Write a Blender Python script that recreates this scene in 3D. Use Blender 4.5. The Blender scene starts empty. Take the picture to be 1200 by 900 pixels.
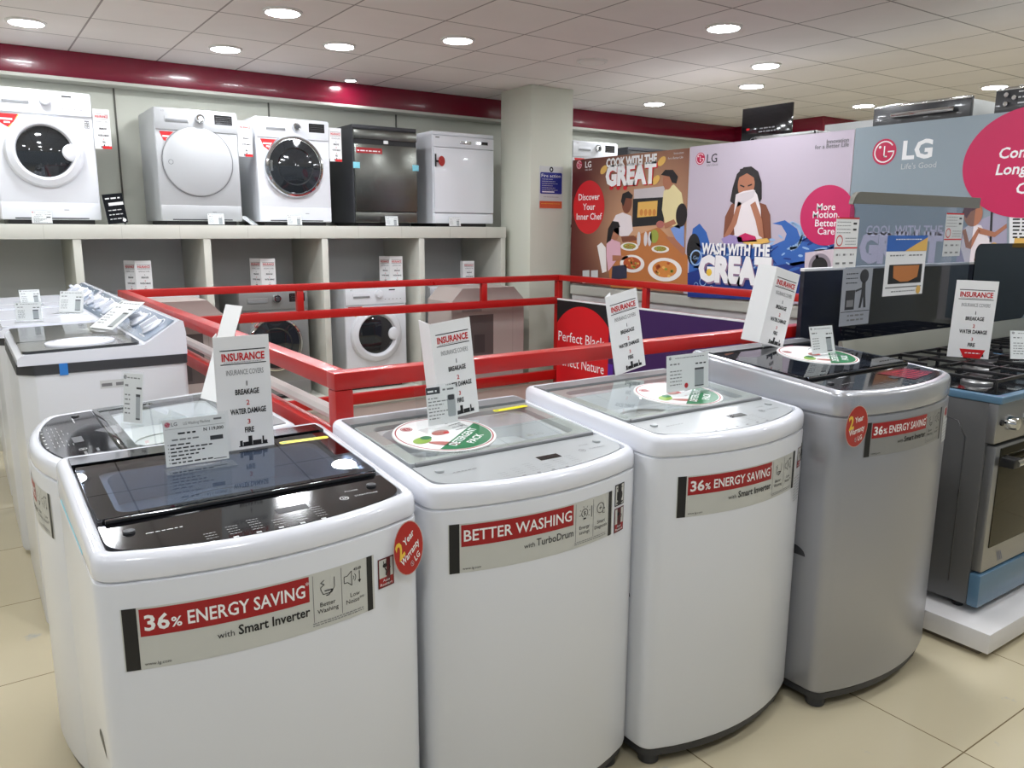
import bpy, bmesh, math, random
from mathutils import Matrix, Vector

random.seed(4)
scene = bpy.context.scene
COL = scene.collection

# ---------------------------------------------------------------- camera
F_PX, PITCH, YAW, ROLL, CAM_H = 929.7, .19331, .60780, .00496, 1.5
_fw = Vector((math.sin(YAW) * math.cos(PITCH), math.cos(YAW) * math.cos(PITCH), -math.sin(PITCH)))
_r0 = Vector((math.cos(YAW), -math.sin(YAW), 0))
_u0 = _r0.cross(_fw)
_rt = _r0 * math.cos(ROLL) + _u0 * math.sin(ROLL)
_up = -_r0 * math.sin(ROLL) + _u0 * math.cos(ROLL)
cam_data = bpy.data.cameras.new('camera')
cam = bpy.data.objects.new('camera', cam_data)
COL.objects.link(cam)
cam_data.sensor_fit = 'HORIZONTAL'
cam_data.sensor_width = 36
cam_data.lens = F_PX * 36 / 1200
cam_data.clip_start = .02
cm = Matrix((( _rt.x, _up.x, -_fw.x, 0), (_rt.y, _up.y, -_fw.y, 0), (_rt.z, _up.z, -_fw.z, CAM_H), (0, 0, 0, 1)))
cam.matrix_world = cm
scene.camera = cam


def ray(x, y):
    return (_fw * F_PX + _rt * (x - 600) + _up * (450 - y)).normalized()


# ---------------------------------------------------------------- light and exposure
LAMP = 150.0          # radiance of the ceiling lamps
DAY = 0.30           # daylight from the open shop front behind the camera
world = bpy.data.worlds.new('world')
scene.world = world
world.use_nodes = True
_bg = world.node_tree.nodes['Background']
_bg.inputs[0].default_value = (.80, .90, 1.0, 1)
_bg.inputs[1].default_value = DAY
vs = scene.view_settings
vs.view_transform = 'Standard'
vs.look = 'None'
vs.exposure = 0.06
vs.gamma = 1
vs.use_curve_mapping = False
scene.cycles.max_bounces = 8
scene.cycles.transparent_max_bounces = 12
scene.cycles.use_denoising = True
scene.cycles.sample_clamp_indirect = 6.0

# ---------------------------------------------------------------- materials


def lin(c):
    return tuple(((v / 255) / 12.92 if v / 255 <= .04045 else ((v / 255 + .055) / 1.055) ** 2.4) for v in c) + (1,)


_mats = {}


def mat(name, rgb, rough=.45, metal=0.0, coat=0.0, vary=.03, scale=6.0, emit=0.0, spec=.5, bump=0.0):
    if name in _mats:
        return _mats[name]
    m = bpy.data.materials.new(name)
    m.use_nodes = True
    nt = m.node_tree
    b = nt.nodes['Principled BSDF']
    b.inputs['Base Color'].default_value = lin(rgb)
    b.inputs['Roughness'].default_value = rough
    b.inputs['Metallic'].default_value = metal
    b.inputs['Coat Weight'].default_value = coat
    b.inputs['Coat Roughness'].default_value = .04
    b.inputs['Specular IOR Level'].default_value = spec
    if vary:
        tc = nt.nodes.new('ShaderNodeTexCoord')
        n = nt.nodes.new('ShaderNodeTexNoise')
        n.inputs['Scale'].default_value = scale
        n.inputs['Detail'].default_value = 4
        nt.links.new(tc.outputs['Object'], n.inputs['Vector'])
        r = nt.nodes.new('ShaderNodeMapRange')
        r.inputs['To Min'].default_value = max(0, rough - vary * 2)
        r.inputs['To Max'].default_value = rough + vary * 2
        nt.links.new(n.outputs['Fac'], r.inputs['Value'])
        nt.links.new(r.outputs['Result'], b.inputs['Roughness'])
        h = nt.nodes.new('ShaderNodeHueSaturation')
        h.inputs['Color'].default_value = lin(rgb)
        r2 = nt.nodes.new('ShaderNodeMapRange')
        r2.inputs['To Min'].default_value = 1 - vary
        r2.inputs['To Max'].default_value = 1 + vary
        nt.links.new(n.outputs['Fac'], r2.inputs['Value'])
        nt.links.new(r2.outputs['Result'], h.inputs['Value'])
        nt.links.new(h.outputs['Color'], b.inputs['Base Color'])
        if bump:
            bp = nt.nodes.new('ShaderNodeBump')
            bp.inputs['Strength'].default_value = bump
            bp.inputs['Distance'].default_value = .01
            nt.links.new(n.outputs['Fac'], bp.inputs['Height'])
            nt.links.new(bp.outputs['Normal'], b.inputs['Normal'])
    if emit:
        b.inputs['Emission Color'].default_value = lin(rgb)
        b.inputs['Emission Strength'].default_value = emit
    _mats[name] = m
    return m


def glass(name, tint, rough=.01, ior=1.45, haze=0.0, hazecol=(200, 205, 205)):
    """thin sheet glass: clear and tinted through, reflecting by Fresnel"""
    if name in _mats:
        return _mats[name]
    m = bpy.data.materials.new(name)
    m.use_nodes = True
    nt = m.node_tree
    nt.nodes.clear()
    out = nt.nodes.new('ShaderNodeOutputMaterial')
    tr = nt.nodes.new('ShaderNodeBsdfTransparent')
    tr.inputs[0].default_value = lin(tint)
    gl = nt.nodes.new('ShaderNodeBsdfGlossy')
    gl.inputs['Roughness'].default_value = rough
    gl.inputs['Color'].default_value = (1, 1, 1, 1)
    fr = nt.nodes.new('ShaderNodeFresnel')
    fr.inputs['IOR'].default_value = ior
    mx = nt.nodes.new('ShaderNodeMixShader')
    ge = nt.nodes.new('ShaderNodeNewGeometry')
    inv = nt.nodes.new('ShaderNodeMath')
    inv.operation = 'SUBTRACT'
    inv.inputs[0].default_value = 1
    nt.links.new(ge.outputs['Backfacing'], inv.inputs[1])
    mul = nt.nodes.new('ShaderNodeMath')
    mul.operation = 'MULTIPLY'
    nt.links.new(fr.outputs[0], mul.inputs[0])
    nt.links.new(inv.outputs[0], mul.inputs[1])
    nt.links.new(mul.outputs[0], mx.inputs[0])
    src = tr
    if haze:
        df = nt.nodes.new('ShaderNodeBsdfDiffuse')
        df.inputs[0].default_value = lin(hazecol)
        m2 = nt.nodes.new('ShaderNodeMixShader')
        m2.inputs[0].default_value = haze
        nt.links.new(tr.outputs[0], m2.inputs[1])
        nt.links.new(df.outputs[0], m2.inputs[2])
        src = m2
    nt.links.new(src.outputs[0], mx.inputs[1])
    nt.links.new(gl.outputs[0], mx.inputs[2])
    nt.links.new(mx.outputs[0], out.inputs[0])
    _mats[name] = m
    return m


def ceiling_material():
    m = bpy.data.materials.new('ceiling_tiles')
    m.use_nodes = True
    nt = m.node_tree
    N, L = nt.nodes, nt.links
    b = N['Principled BSDF']
    b.inputs['Roughness'].default_value = .85
    tc = N.new('ShaderNodeTexCoord')
    sp = N.new('ShaderNodeSeparateXYZ')
    L.new(tc.outputs['Object'], sp.inputs[0])

    def math_(op, a, bv):
        n = N.new('ShaderNodeMath')
        n.operation = op
        for i, v in enumerate((a, bv)):
            if v is None:
                continue
            if isinstance(v, (int, float)):
                n.inputs[i].default_value = v
            else:
                L.new(v, n.inputs[i])
        return n.outputs[0]
    px = math_('DIVIDE', math_('SUBTRACT', sp.outputs[0], .835), .598)
    py = math_('DIVIDE', math_('SUBTRACT', sp.outputs[1], 2.69), .608)

    def line(p):
        f = math_('FRACT', p, None)
        d = math_('ABSOLUTE', math_('SUBTRACT', f, .5), None)
        return math_('GREATER_THAN', d, .5 - .010)
    ln = math_('MAXIMUM', line(px), line(py))
    cell = N.new('ShaderNodeCombineXYZ')
    L.new(math_('FLOOR', px, None), cell.inputs[0])
    L.new(math_('FLOOR', py, None), cell.inputs[1])
    wn = N.new('ShaderNodeTexWhiteNoise')
    L.new(cell.outputs[0], wn.inputs[0])
    ns = N.new('ShaderNodeTexNoise')
    ns.inputs['Scale'].default_value = 2.2
    ns.inputs['Detail'].default_value = 5
    L.new(tc.outputs['Object'], ns.inputs[0])
    v = math_('ADD', math_('MULTIPLY', wn.outputs[0], .07), math_('MULTIPLY', ns.outputs['Fac'], .12))
    v = math_('ADD', v, .91)
    mix = N.new('ShaderNodeMix')
    mix.data_type = 'RGBA'
    mix.inputs[6].default_value = lin((236, 230, 226))
    mix.inputs[7].default_value = lin((158, 150, 146))
    L.new(ln, mix.inputs[0])
    hs = N.new('ShaderNodeHueSaturation')
    L.new(mix.outputs[2], hs.inputs['Color'])
    L.new(v, hs.inputs['Value'])
    L.new(hs.outputs[0], b.inputs['Base Color'])
    return m


def floor_material():
    m = bpy.data.materials.new('floor_tiles')
    m.use_nodes = True
    nt = m.node_tree
    N, L = nt.nodes, nt.links
    b = N['Principled BSDF']
    b.inputs['Roughness'].default_value = .16
    b.inputs['Specular IOR Level'].default_value = .45
    tc = N.new('ShaderNodeTexCoord')
    mp = N.new('ShaderNodeMapping')
    mp.inputs['Location'].default_value = (-2.277, -.945, 0)
    L.new(tc.outputs['Object'], mp.inputs[0])
    br = N.new('ShaderNodeTexBrick')
    br.offset = 0
    br.inputs['Scale'].default_value = 1
    br.inputs['Brick Width'].default_value = .662
    br.inputs['Row Height'].default_value = .662
    br.inputs['Mortar Size'].default_value = .0022
    br.inputs['Color1'].default_value = lin((203, 192, 163))
    br.inputs['Color2'].default_value = lin((197, 187, 160))
    br.inputs['Mortar'].default_value = lin((118, 102, 76))
    L.new(mp.outputs[0], br.inputs['Vector'])
    n1 = N.new('ShaderNodeTexNoise')
    n1.inputs['Scale'].default_value = 2.4
    n1.inputs['Detail'].default_value = 9
    n1.inputs['Roughness'].default_value = .7
    L.new(tc.outputs['Object'], n1.inputs[0])
    rp = N.new('ShaderNodeMapRange')
    rp.inputs['From Min'].default_value = .63
    rp.inputs['From Max'].default_value = .72
    L.new(n1.outputs['Fac'], rp.inputs['Value'])
    mx = N.new('ShaderNodeMix')
    mx.data_type = 'RGBA'
    L.new(rp.outputs[0], mx.inputs[0])
    L.new(br.outputs[0], mx.inputs[6])
    mx.inputs[7].default_value = lin((160, 166, 174))
    n2 = N.new('ShaderNodeTexNoise')
    n2.inputs['Scale'].default_value = 1.1
    n2.inputs['Detail'].default_value = 6
    L.new(tc.outputs['Object'], n2.inputs[0])
    r2 = N.new('ShaderNodeMapRange')
    r2.inputs['To Min'].default_value = .93
    r2.inputs['To Max'].default_value = 1.06
    L.new(n2.outputs['Fac'], r2.inputs['Value'])
    hs = N.new('ShaderNodeHueSaturation')
    L.new(mx.outputs[2], hs.inputs['Color'])
    L.new(r2.outputs[0], hs.inputs['Value'])
    L.new(hs.outputs[0], b.inputs['Base Color'])
    return m


def print_gradient(name, inner, outer, centre, radius):
    """a printed radial tone of a poster"""
    m = bpy.data.materials.new(name)
    m.use_nodes = True
    nt = m.node_tree
    N, L = nt.nodes, nt.links
    b = N['Principled BSDF']
    b.inputs['Roughness'].default_value = .38
    tc = N.new('ShaderNodeTexCoord')
    vm = N.new('ShaderNodeVectorMath')
    vm.operation = 'DISTANCE'
    L.new(tc.outputs['Object'], vm.inputs[0])
    vm.inputs[1].default_value = centre
    mr = N.new('ShaderNodeMapRange')
    mr.interpolation_type = 'SMOOTHSTEP'
    mr.inputs['From Max'].default_value = radius
    L.new(vm.outputs['Value'], mr.inputs['Value'])
    mx = N.new('ShaderNodeMix')
    mx.data_type = 'RGBA'
    L.new(mr.outputs[0], mx.inputs[0])
    mx.inputs[6].default_value = lin(inner)
    mx.inputs[7].default_value = lin(outer)
    L.new(mx.outputs[2], b.inputs['Base Color'])
    return m


def brushed(name, rgb, rough=.3, metal=.9, stretch=(2, 2, 80)):
    m = mat(name, rgb, rough=rough, metal=metal, vary=0)
    nt = m.node_tree
    b = nt.nodes['Principled BSDF']
    tc = nt.nodes.new('ShaderNodeTexCoord')
    mp = nt.nodes.new('ShaderNodeMapping')
    mp.inputs['Scale'].default_value = stretch
    n = nt.nodes.new('ShaderNodeTexNoise')
    n.inputs['Scale'].default_value = 8
    nt.links.new(tc.outputs['Object'], mp.inputs[0])
    nt.links.new(mp.outputs[0], n.inputs[0])
    r = nt.nodes.new('ShaderNodeMapRange')
    r.inputs['To Min'].default_value = rough - .08
    r.inputs['To Max'].default_value = rough + .1
    nt.links.new(n.outputs['Fac'], r.inputs['Value'])
    nt.links.new(r.outputs[0], b.inputs['Roughness'])
    return m


WHITE = mat('white_enamel', (222, 224, 229), rough=.3, coat=.2, vary=.003)
WHITE_COVER = mat('white_plastic', (228, 230, 238), rough=.2, coat=.35, vary=.003)
SILVER = mat('silver_enamel', (168, 169, 174), rough=.33, metal=.55, vary=.012)
SILVER_COVER = mat('silver_plastic', (182, 184, 190), rough=.24, metal=.5, vary=.012)
GREY_PLASTIC = mat('grey_plastic', (168, 172, 174), rough=.3, coat=.2, vary=.015)
MID_GREY = mat('mid_grey_plastic', (126, 128, 130), rough=.4)
BLACK_GLOSS = mat('black_gloss', (14, 14, 17), rough=.08, coat=.3, vary=.004)
BLACK = mat('black_plastic', (22, 22, 24), rough=.4)
DARK_GREY = mat('dark_grey_plastic', (52, 53, 57), rough=.45)
CHROME = mat('chrome', (210, 212, 214), rough=.09, metal=1, vary=.005)
DISH_STEEL = brushed('dishwasher_steel', (112, 113, 108), rough=.22, stretch=(80, 2, 2))
STEEL = brushed('brushed_steel', (168, 168, 168), rough=.32)
DARK_STEEL = brushed('dark_steel', (98, 98, 98), rough=.3, stretch=(80, 2, 2))
DRUM = mat('drum_steel', (190, 192, 192), rough=.5, metal=.4)
RED_PAINT = mat('red_paint', (178, 22, 18), rough=.33, coat=.2, vary=.05, scale=9, bump=.08)
CREAM = mat('shelf_cream', (200, 200, 190), rough=.5, vary=.02)
SHELF_BACK = mat('shelf_inside', (196, 198, 198), rough=.6, vary=.02)
WALL_PAINT = mat('wall_paint', (202, 204, 192), rough=.7, vary=.02, scale=2)
PILLAR_PAINT = mat('pillar_paint', (206, 208, 194), rough=.6, vary=.015, scale=2)
MAROON = mat('maroon_gloss', (122, 12, 42), rough=.22, coat=.3, vary=.02)
PAPER = mat('paper', (232, 232, 232), rough=.55, vary=.01)
PAPER_DIM = mat('paper_grey', (200, 202, 202), rough=.5, vary=.01)
INK = mat('ink_black', (24, 24, 26), rough=.5, vary=0)
INK_GREY = mat('ink_grey', (120, 120, 122), rough=.5, vary=0)
INK_RED = mat('ink_red', (196, 20, 26), rough=.45, vary=0)
LABEL_RED = mat('label_red', (158, 16, 24), rough=.4, vary=0)
LABEL_SILVER = mat('label_silver', (198, 199, 194), rough=.4, metal=.05, vary=.01)
LG_RED = mat('logo_red', (190, 20, 72), rough=.35, vary=0)
INK_WHITE = mat('ink_white', (240, 240, 240), rough=.45, vary=0)
INK_YELLOW = mat('ink_yellow', (236, 196, 70), rough=.45, vary=0)
YELLOW = mat('sticker_yellow', (240, 226, 20), rough=.4, vary=0)
GREEN = mat('print_green', (20, 112, 66), rough=.4, vary=0)
LEAF = mat('print_leaf', (134, 168, 62), rough=.4, vary=0)
MEAT = mat('print_rose', (176, 104, 96), rough=.4, vary=0)
ACRYLIC = glass('acrylic', (252, 253, 253), ior=1.4)
CLEAR_GLASS = glass('lid_glass_clear', (250, 252, 250), ior=1.5)
DARK_GLASS = glass('lid_glass_dark', (196, 202, 210), ior=1.55)
STOVE_GLASS = glass('stove_glass', (222, 226, 232), ior=1.5)
DOOR_GLASS = mat('door_glass_dark', (34, 37, 40), rough=.05, coat=.6, vary=.004)
OVEN_GLASS = mat('oven_glass', (58, 54, 40), rough=.04, metal=.6, vary=.003)
BLUE_FILM = mat('blue_film', (88, 122, 148), rough=.22, coat=.4, vary=.04, scale=18, bump=.05)
BLUE_TAPE = mat('blue_tape', (40, 120, 200), rough=.5)
CYAN_TAPE = mat('cyan_tape', (130, 205, 222), rough=.4)

# ---------------------------------------------------------------- mesh helpers


def planeT(o, U, V, N, step=.0005):
    o, U, V, N = Vector(o), Vector(U), Vector(V), Vector(N)
    return lambda u, v, l=0: o + U * u + V * v + N * (l * step)


_txt = {}
_cap = None


def text_mesh(s, bold=0.0):
    k = (s, bold)
    if k in _txt:
        return _txt[k]
    cu = bpy.data.curves.new('t', 'FONT')
    cu.body = s
    cu.size = 1
    cu.resolution_u = 2
    cu.offset = bold
    cu.fill_mode = 'FRONT'
    o = bpy.data.objects.new('t', cu)
    COL.objects.link(o)
    dg = bpy.context.evaluated_depsgraph_get()
    ev = o.evaluated_get(dg)
    me = ev.to_mesh()
    V = [(v.co.x, v.co.y) for v in me.vertices]
    Fs = [tuple(p.vertices) for p in me.polygons]
    ev.to_mesh_clear()
    bpy.data.objects.remove(o)
    bpy.data.curves.remove(cu)
    _txt[k] = (V, Fs)
    return _txt[k]


class B:
    def __init__(self):
        self.bm = bmesh.new()
        self.mats = []

    def mi(self, m):
        if m not in self.mats:
            self.mats.append(m)
        return self.mats.index(m)

    def merge(self, tmp, m):
        i = self.mi(m)
        vs_ = [self.bm.verts.new(v.co) for v in tmp.verts]
        tmp.verts.index_update()
        for f in tmp.faces:
            try:
                nf = self.bm.faces.new([vs_[v.index] for v in f.verts])
                nf.material_index = i
            except ValueError:
                pass
        tmp.free()

    def faces(self, verts, faces, m):
        i = self.mi(m)
        vs_ = [self.bm.verts.new(v) for v in verts]
        for f in faces:
            try:
                nf = self.bm.faces.new([vs_[k] for k in f])
                nf.material_index = i
            except ValueError:
                pass

    def box(self, x0, x1, y0, y1, z0, z1, m, bev=0.0, seg=2, M=None):
        t = bmesh.new()
        bmesh.ops.create_cube(t, size=1)
        for v in t.verts:
            v.co = Vector((x0 + (v.co.x + .5) * (x1 - x0), y0 + (v.co.y + .5) * (y1 - y0), z0 + (v.co.z + .5) * (z1 - z0)))
        if bev:
            bmesh.ops.bevel(t, geom=t.edges[:], offset=bev, segments=seg, profile=.6, affect='EDGES')
        if M:
            t.transform(M)
        self.merge(t, m)

    def slab(self, pts, z0f, z1f, m, top=None):
        """closed prism over a 2D outline; z0f, z1f: numbers or functions of (x, y)"""
        n = len(pts)
        g = lambda f, p: f(*p) if callable(f) else f
        V = [(p[0], p[1], g(z0f, p)) for p in pts] + [(p[0], p[1], g(z1f, p)) for p in pts]
        Fs = [(i, (i + 1) % n, n + (i + 1) % n, n + i) for i in range(n)]
        self.faces(V, Fs + [tuple(range(n - 1, -1, -1)), tuple(range(n, 2 * n))], m)

    def loft(self, rings, m, cap0=True, cap1=True):
        n = len(rings[0])
        V = [p for r in rings for p in r]
        Fs = []
        for k in range(len(rings) - 1):
            for i in range(n):
                j = (i + 1) % n
                Fs.append((k * n + i, k * n + j, (k + 1) * n + j, (k + 1) * n + i))
        if cap0:
            Fs.append(tuple(range(n - 1, -1, -1)))
        if cap1:
            Fs.append(tuple(range((len(rings) - 1) * n, len(rings) * n)))
        self.faces(V, Fs, m)

    def plate_with_hole(self, outer, inner, zf, m):
        t = bmesh.new()
        es = []
        for loop in (outer, inner):
            vv = [t.verts.new((p[0], p[1], 0)) for p in loop]
            es += [t.edges.new((vv[i], vv[(i + 1) % len(vv)])) for i in range(len(vv))]
        bmesh.ops.triangle_fill(t, use_beauty=True, edges=es)
        for v in t.verts:
            v.co.z = zf(v.co.x, v.co.y) if callable(zf) else zf
        bmesh.ops.recalc_face_normals(t, faces=t.faces[:])
        if t.faces and t.faces[0].normal.z < 0:
            bmesh.ops.reverse_faces(t, faces=t.faces[:])
        self.merge(t, m)

    def ring_slab(self, outer, inner, z0f, z1f, m):
        """flat frame with thickness"""
        self.plate_with_hole(outer, inner, z1f, m)
        self.plate_with_hole(outer, inner, z0f, m)
        g = lambda f, p: f(*p) if callable(f) else f
        for loop in (outer, inner):
            n = len(loop)
            V = [(p[0], p[1], g(z0f, p)) for p in loop] + [(p[0], p[1], g(z1f, p)) for p in loop]
            self.faces(V, [(i, (i + 1) % n, n + (i + 1) % n, n + i) for i in range(n)], m)

    def lathe(self, prof, c, axis, m, seg=32):
        """prof: list of (radius, height along axis)"""
        c, a = Vector(c), Vector(axis).normalized()
        x = a.orthogonal().normalized()
        y = a.cross(x)
        V, Fs = [], []
        for r, h in prof:
            for i in range(seg):
                t = 2 * math.pi * i / seg
                V.append(c + a * h + (x * math.cos(t) + y * math.sin(t)) * max(r, 1e-4))
        for k in range(len(prof) - 1):
            for i in range(seg):
                j = (i + 1) % seg
                Fs.append((k * seg + i, k * seg + j, (k + 1) * seg + j, (k + 1) * seg + i))
        Fs.append(tuple(range(seg - 1, -1, -1)))
        Fs.append(tuple(range((len(prof) - 1) * seg, len(prof) * seg)))
        self.faces(V, Fs, m)

    def cyl(self, c, axis, r, h, m, seg=24, bev=.0):
        if bev:
            self.lathe([(r - bev, 0), (r, bev), (r, h - bev), (r - bev, h)], c, axis, m, seg)
        else:
            self.lathe([(r, 0), (r, h)], c, axis, m, seg)

    def tube(self, pts, r, m, seg=8):
        pts = [Vector(p) for p in pts]
        rings = []
        for i, p in enumerate(pts):
            d = (pts[min(i + 1, len(pts) - 1)] - pts[max(i - 1, 0)]).normalized()
            x = d.cross(Vector((0, 0, 1)))
            if x.length < 1e-3:
                x = d.orthogonal()
            x.normalize()
            y = d.cross(x)
            rings.append([p + (x * math.cos(2 * math.pi * k / seg) + y * math.sin(2 * math.pi * k / seg)) * r for k in range(seg)])
        self.loft(rings, m)

    def bar(self, a, b, w, h, m, bev=.006):
        """square tube from a to b: w across, h high"""
        a, b = Vector(a), Vector(b)
        d = (b - a)
        L_ = d.length
        d.normalize()
        side = d.cross(Vector((0, 0, 1)))
        if side.length < 1e-4:
            side = Vector((1, 0, 0))
        side.normalize()
        up = side.cross(d)
        M = Matrix(((side.x, d.x, up.x, a.x), (side.y, d.y, up.y, a.y), (side.z, d.z, up.z, a.z), (0, 0, 0, 1)))
        self.box(-w / 2, w / 2, 0, L_, -h / 2, h / 2, m, bev, 2, M)

    # flat artwork ------------------------------------------------
    def rect(self, T, u0, v0, u1, v1, m, l=1, n=1):
        V = []
        us = [u0, u1]
        if n > 1:       # on a curved front: cut at fixed steps, so that layers stay parallel
            us = [u0] + [k * .01 for k in range(math.ceil(u0 / .01 + .05), math.floor(u1 / .01 - .05) + 1)] + [u1]
            n = len(us) - 1
        for u in us:
            V += [T(u, v0, l), T(u, v1, l)]
        self.faces(V, [(2 * i, 2 * i + 2, 2 * i + 3, 2 * i + 1) for i in range(n)], m)

    def poly(self, T, pts, m, l=1):
        t = bmesh.new()
        vv = [t.verts.new((p[0], p[1], 0)) for p in pts]
        es = [t.edges.new((vv[i], vv[(i + 1) % len(vv)])) for i in range(len(vv))]
        bmesh.ops.triangle_fill(t, use_beauty=True, edges=es)
        for f in t.faces:
            if f.normal.z < 0:
                f.normal_flip()
        for v in t.verts:
            v.co = T(v.co.x, v.co.y, l)
        self.merge(t, m)

    def ell(self, T, cu, cv, ru, rv, m, l=1, n=28, rot=0.0):
        c, s = math.cos(rot), math.sin(rot)
        P = []
        for i in range(n):
            t = 2 * math.pi * i / n
            a, b = ru * math.cos(t), rv * math.sin(t)
            P.append(T(cu + a * c - b * s, cv + a * s + b * c, l))
        self.faces(P, [tuple(range(n))], m)

    def arc(self, T, cu, cv, r0, r1, a0, a1, m, l=1, n=24, sv=1.0):
        V = []
        for i in range(n + 1):
            t = math.radians(a0 + (a1 - a0) * i / n)
            for r in (r0, r1):
                V.append(T(cu + r * math.cos(t), cv + r * math.sin(t) * sv, l))
        self.faces(V, [(2 * i, 2 * i + 1, 2 * i + 3, 2 * i + 2) for i in range(n)], m)

    def line(self, T, pts, w, m, l=1):
        for (a, b_) in zip(pts[:-1], pts[1:]):
            du, dv = b_[0] - a[0], b_[1] - a[1]
            L_ = math.hypot(du, dv) or 1e-6
            nu, nv = -dv / L_ * w / 2, du / L_ * w / 2
            self.faces([T(a[0] - nu, a[1] - nv, l), T(b_[0] - nu, b_[1] - nv, l), T(b_[0] + nu, b_[1] + nv, l), T(a[0] + nu, a[1] + nv, l)], [(0, 1, 2, 3)], m)

    def text(self, T, s, u, v, h, m, l=2, align='L', bold=.0, shear=0.0, w=None, rot=0.0):
        """cap height h, baseline v; w squeezes the line to that width"""
        global _cap
        if _cap is None:
            _cap = max(p[1] for p in text_mesh('H')[0])
        V, Fs = text_mesh(s, bold)
        if not V:
            return
        k = h / _cap
        x0, x1 = min(p[0] for p in V), max(p[0] for p in V)
        kx = w / (x1 - x0) if w else k
        W = (x1 - x0) * kx
        off = {'L': 0, 'C': -W / 2, 'R': -W}[align]
        c, sn = math.cos(rot), math.sin(rot)
        P = []
        for p in V:
            a = (p[0] - x0) * kx + off + shear * p[1] * k
            b_ = p[1] * k
            P.append(T(u + a * c - b_ * sn, v + a * sn + b_ * c, l))
        self.faces(P, Fs, m)

    def scribble(self, T, u0, u1, v, h, m, l=2, seed=0):
        """a line of print too small to read: a row of short dashes"""
        rnd = random.Random(seed + int(u0 * 9973) + int(v * 7919))
        u = u0
        while u < u1:
            w = rnd.uniform(1.2, 3.6) * h
            self.rect(T, u, v, min(u + w, u1), v + h * .75, m, l)
            u += w + h * .8

    def done(self, name, parent=None, smooth=32):
        me = bpy.data.meshes.new(name)
        bm = self.bm
        bm.normal_update()
        bm.to_mesh(me)
        bm.free()
        for m in self.mats:
            me.materials.append(m)
        if smooth:
            me.shade_smooth()
            me.set_sharp_from_angle(angle=math.radians(smooth))
        o = bpy.data.objects.new(name, me)
        COL.objects.link(o)
        if parent:
            o.parent = parent
        return o


def thing(name, label, cat, loc=(0, 0, 0), rot=(0, 0, 0), group=None):
    o = bpy.data.objects.new(name, None)
    o.empty_display_size = .1
    COL.objects.link(o)
    o.location = loc
    o.rotation_euler = rot if isinstance(rot, tuple) else (0, 0, rot)
    o['label'] = label
    o['category'] = cat
    if group:
        o['group'] = group
    return o


def tag(o, label, cat, group=None):
    o['label'] = label
    o['category'] = cat
    if group:
        o['group'] = group
    return o


def struct(b, name, smooth=0):
    o = b.done(name, None, smooth)
    o['kind'] = 'structure'
    return o


def dup(root, loc, rot=None, label=None, group=None):
    def cp(o, parent):
        c = o.copy()
        COL.objects.link(c)
        c.parent = parent
        for ch in list(o.children):
            cp(ch, c)
        return c
    r = cp(root, None)
    r.location = loc
    if rot is not None:
        r.rotation_euler = (0, 0, rot)
    if label:
        r['label'] = label
    if group:
        r['group'] = group
    return r


def fillet(pts, n=6):
    """pts: (x, y, r) polygon; corners with r > 0 are rounded"""
    out = []
    N = len(pts)
    for i, (x, y, r) in enumerate(pts):
        if r <= 0:
            out.append((x, y))
            continue
        p, a, q = Vector(pts[i - 1][:2]), Vector((x, y)), Vector(pts[(i + 1) % N][:2])
        d1, d2 = (p - a).normalized(), (q - a).normalized()
        ang = d1.angle(d2)
        t = r / math.tan(ang / 2)
        c = a + (d1 + d2).normalized() * (r / math.sin(ang / 2))
        s, e = a + d1 * t - c, a + d2 * t - c
        a0 = math.atan2(s.y, s.x)
        da = math.atan2(e.y, e.x) - a0
        while da > math.pi:
            da -= 2 * math.pi
        while da < -math.pi:
            da += 2 * math.pi
        for k in range(n + 1):
            th = a0 + da * k / n
            out.append((c.x + r * math.cos(th), c.y + r * math.sin(th)))
    return out


def inset(pts, d):
    n = len(pts)
    out = []
    for i in range(n):
        p, a, q = Vector(pts[i - 1]), Vector(pts[i]), Vector(pts[(i + 1) % n])
        e1, e2 = (a - p), (q - a)
        if e1.length < 1e-7:
            e1 = e2
        if e2.length < 1e-7:
            e2 = e1
        e1, e2 = e1.normalized(), e2.normalized()
        n1, n2 = Vector((-e1.y, e1.x)), Vector((-e2.y, e2.x))
        m_ = (n1 + n2)
        m_ = m_ / max(m_.length_squared, .3) * 2
        out.append((a.x + m_.x * d, a.y + m_.y * d))
    return out


def clip(pts, f):
    """keep the side where f(x, y) <= 0 (f linear)"""
    out = []
    n = len(pts)
    for i in range(n):
        a, b_ = pts[i], pts[(i + 1) % n]
        fa, fb = f(*a), f(*b_)
        if fa <= 0:
            out.append(a)
        if (fa < 0 < fb) or (fb < 0 < fa):
            t = fa / (fa - fb)
            out.append((a[0] + (b_[0] - a[0]) * t, a[1] + (b_[1] - a[1]) * t))
    return out


def rrect(x0, x1, y0, y1, r, n=5):
    return fillet([(x0, y0, r), (x1, y0, r), (x1, y1, r), (x0, y1, r)], n)


def at(ring, z):
    return [(p[0], p[1], z(*p) if callable(z) else z) for p in ring]


def logo(b, T, u, v, r, l=2, bg=None, fg=None):
    """round red emblem: a ring open at the right, an L stem and a dot"""
    b.ell(T, u, v, r, r, bg or LG_RED, l)
    fg = fg or INK_WHITE
    b.arc(T, u, v, r * .74, r * .84, 35, 360, fg, l + 1, 28)
    b.rect(T, u + r * .3, v - r * .05, u + r * .84, v + r * .05, fg, l + 1)
    b.rect(T, u - r * .05, v - r * .42, u + r * .05, v + r * .45, fg, l + 1)
    b.rect(T, u - r * .05, v - r * .42, u + r * .25, v - r * .32, fg, l + 1)
    b.ell(T, u - r * .38, v + r * .38, r * .11, r * .11, fg, l + 1, 12)

# ================================================================ THE ROOM
CEIL = 2.75
HX0, HX1, HY0, HY1 = .93, 4.36, 2.15, 5.58     # the stair opening inside the red railing

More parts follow.
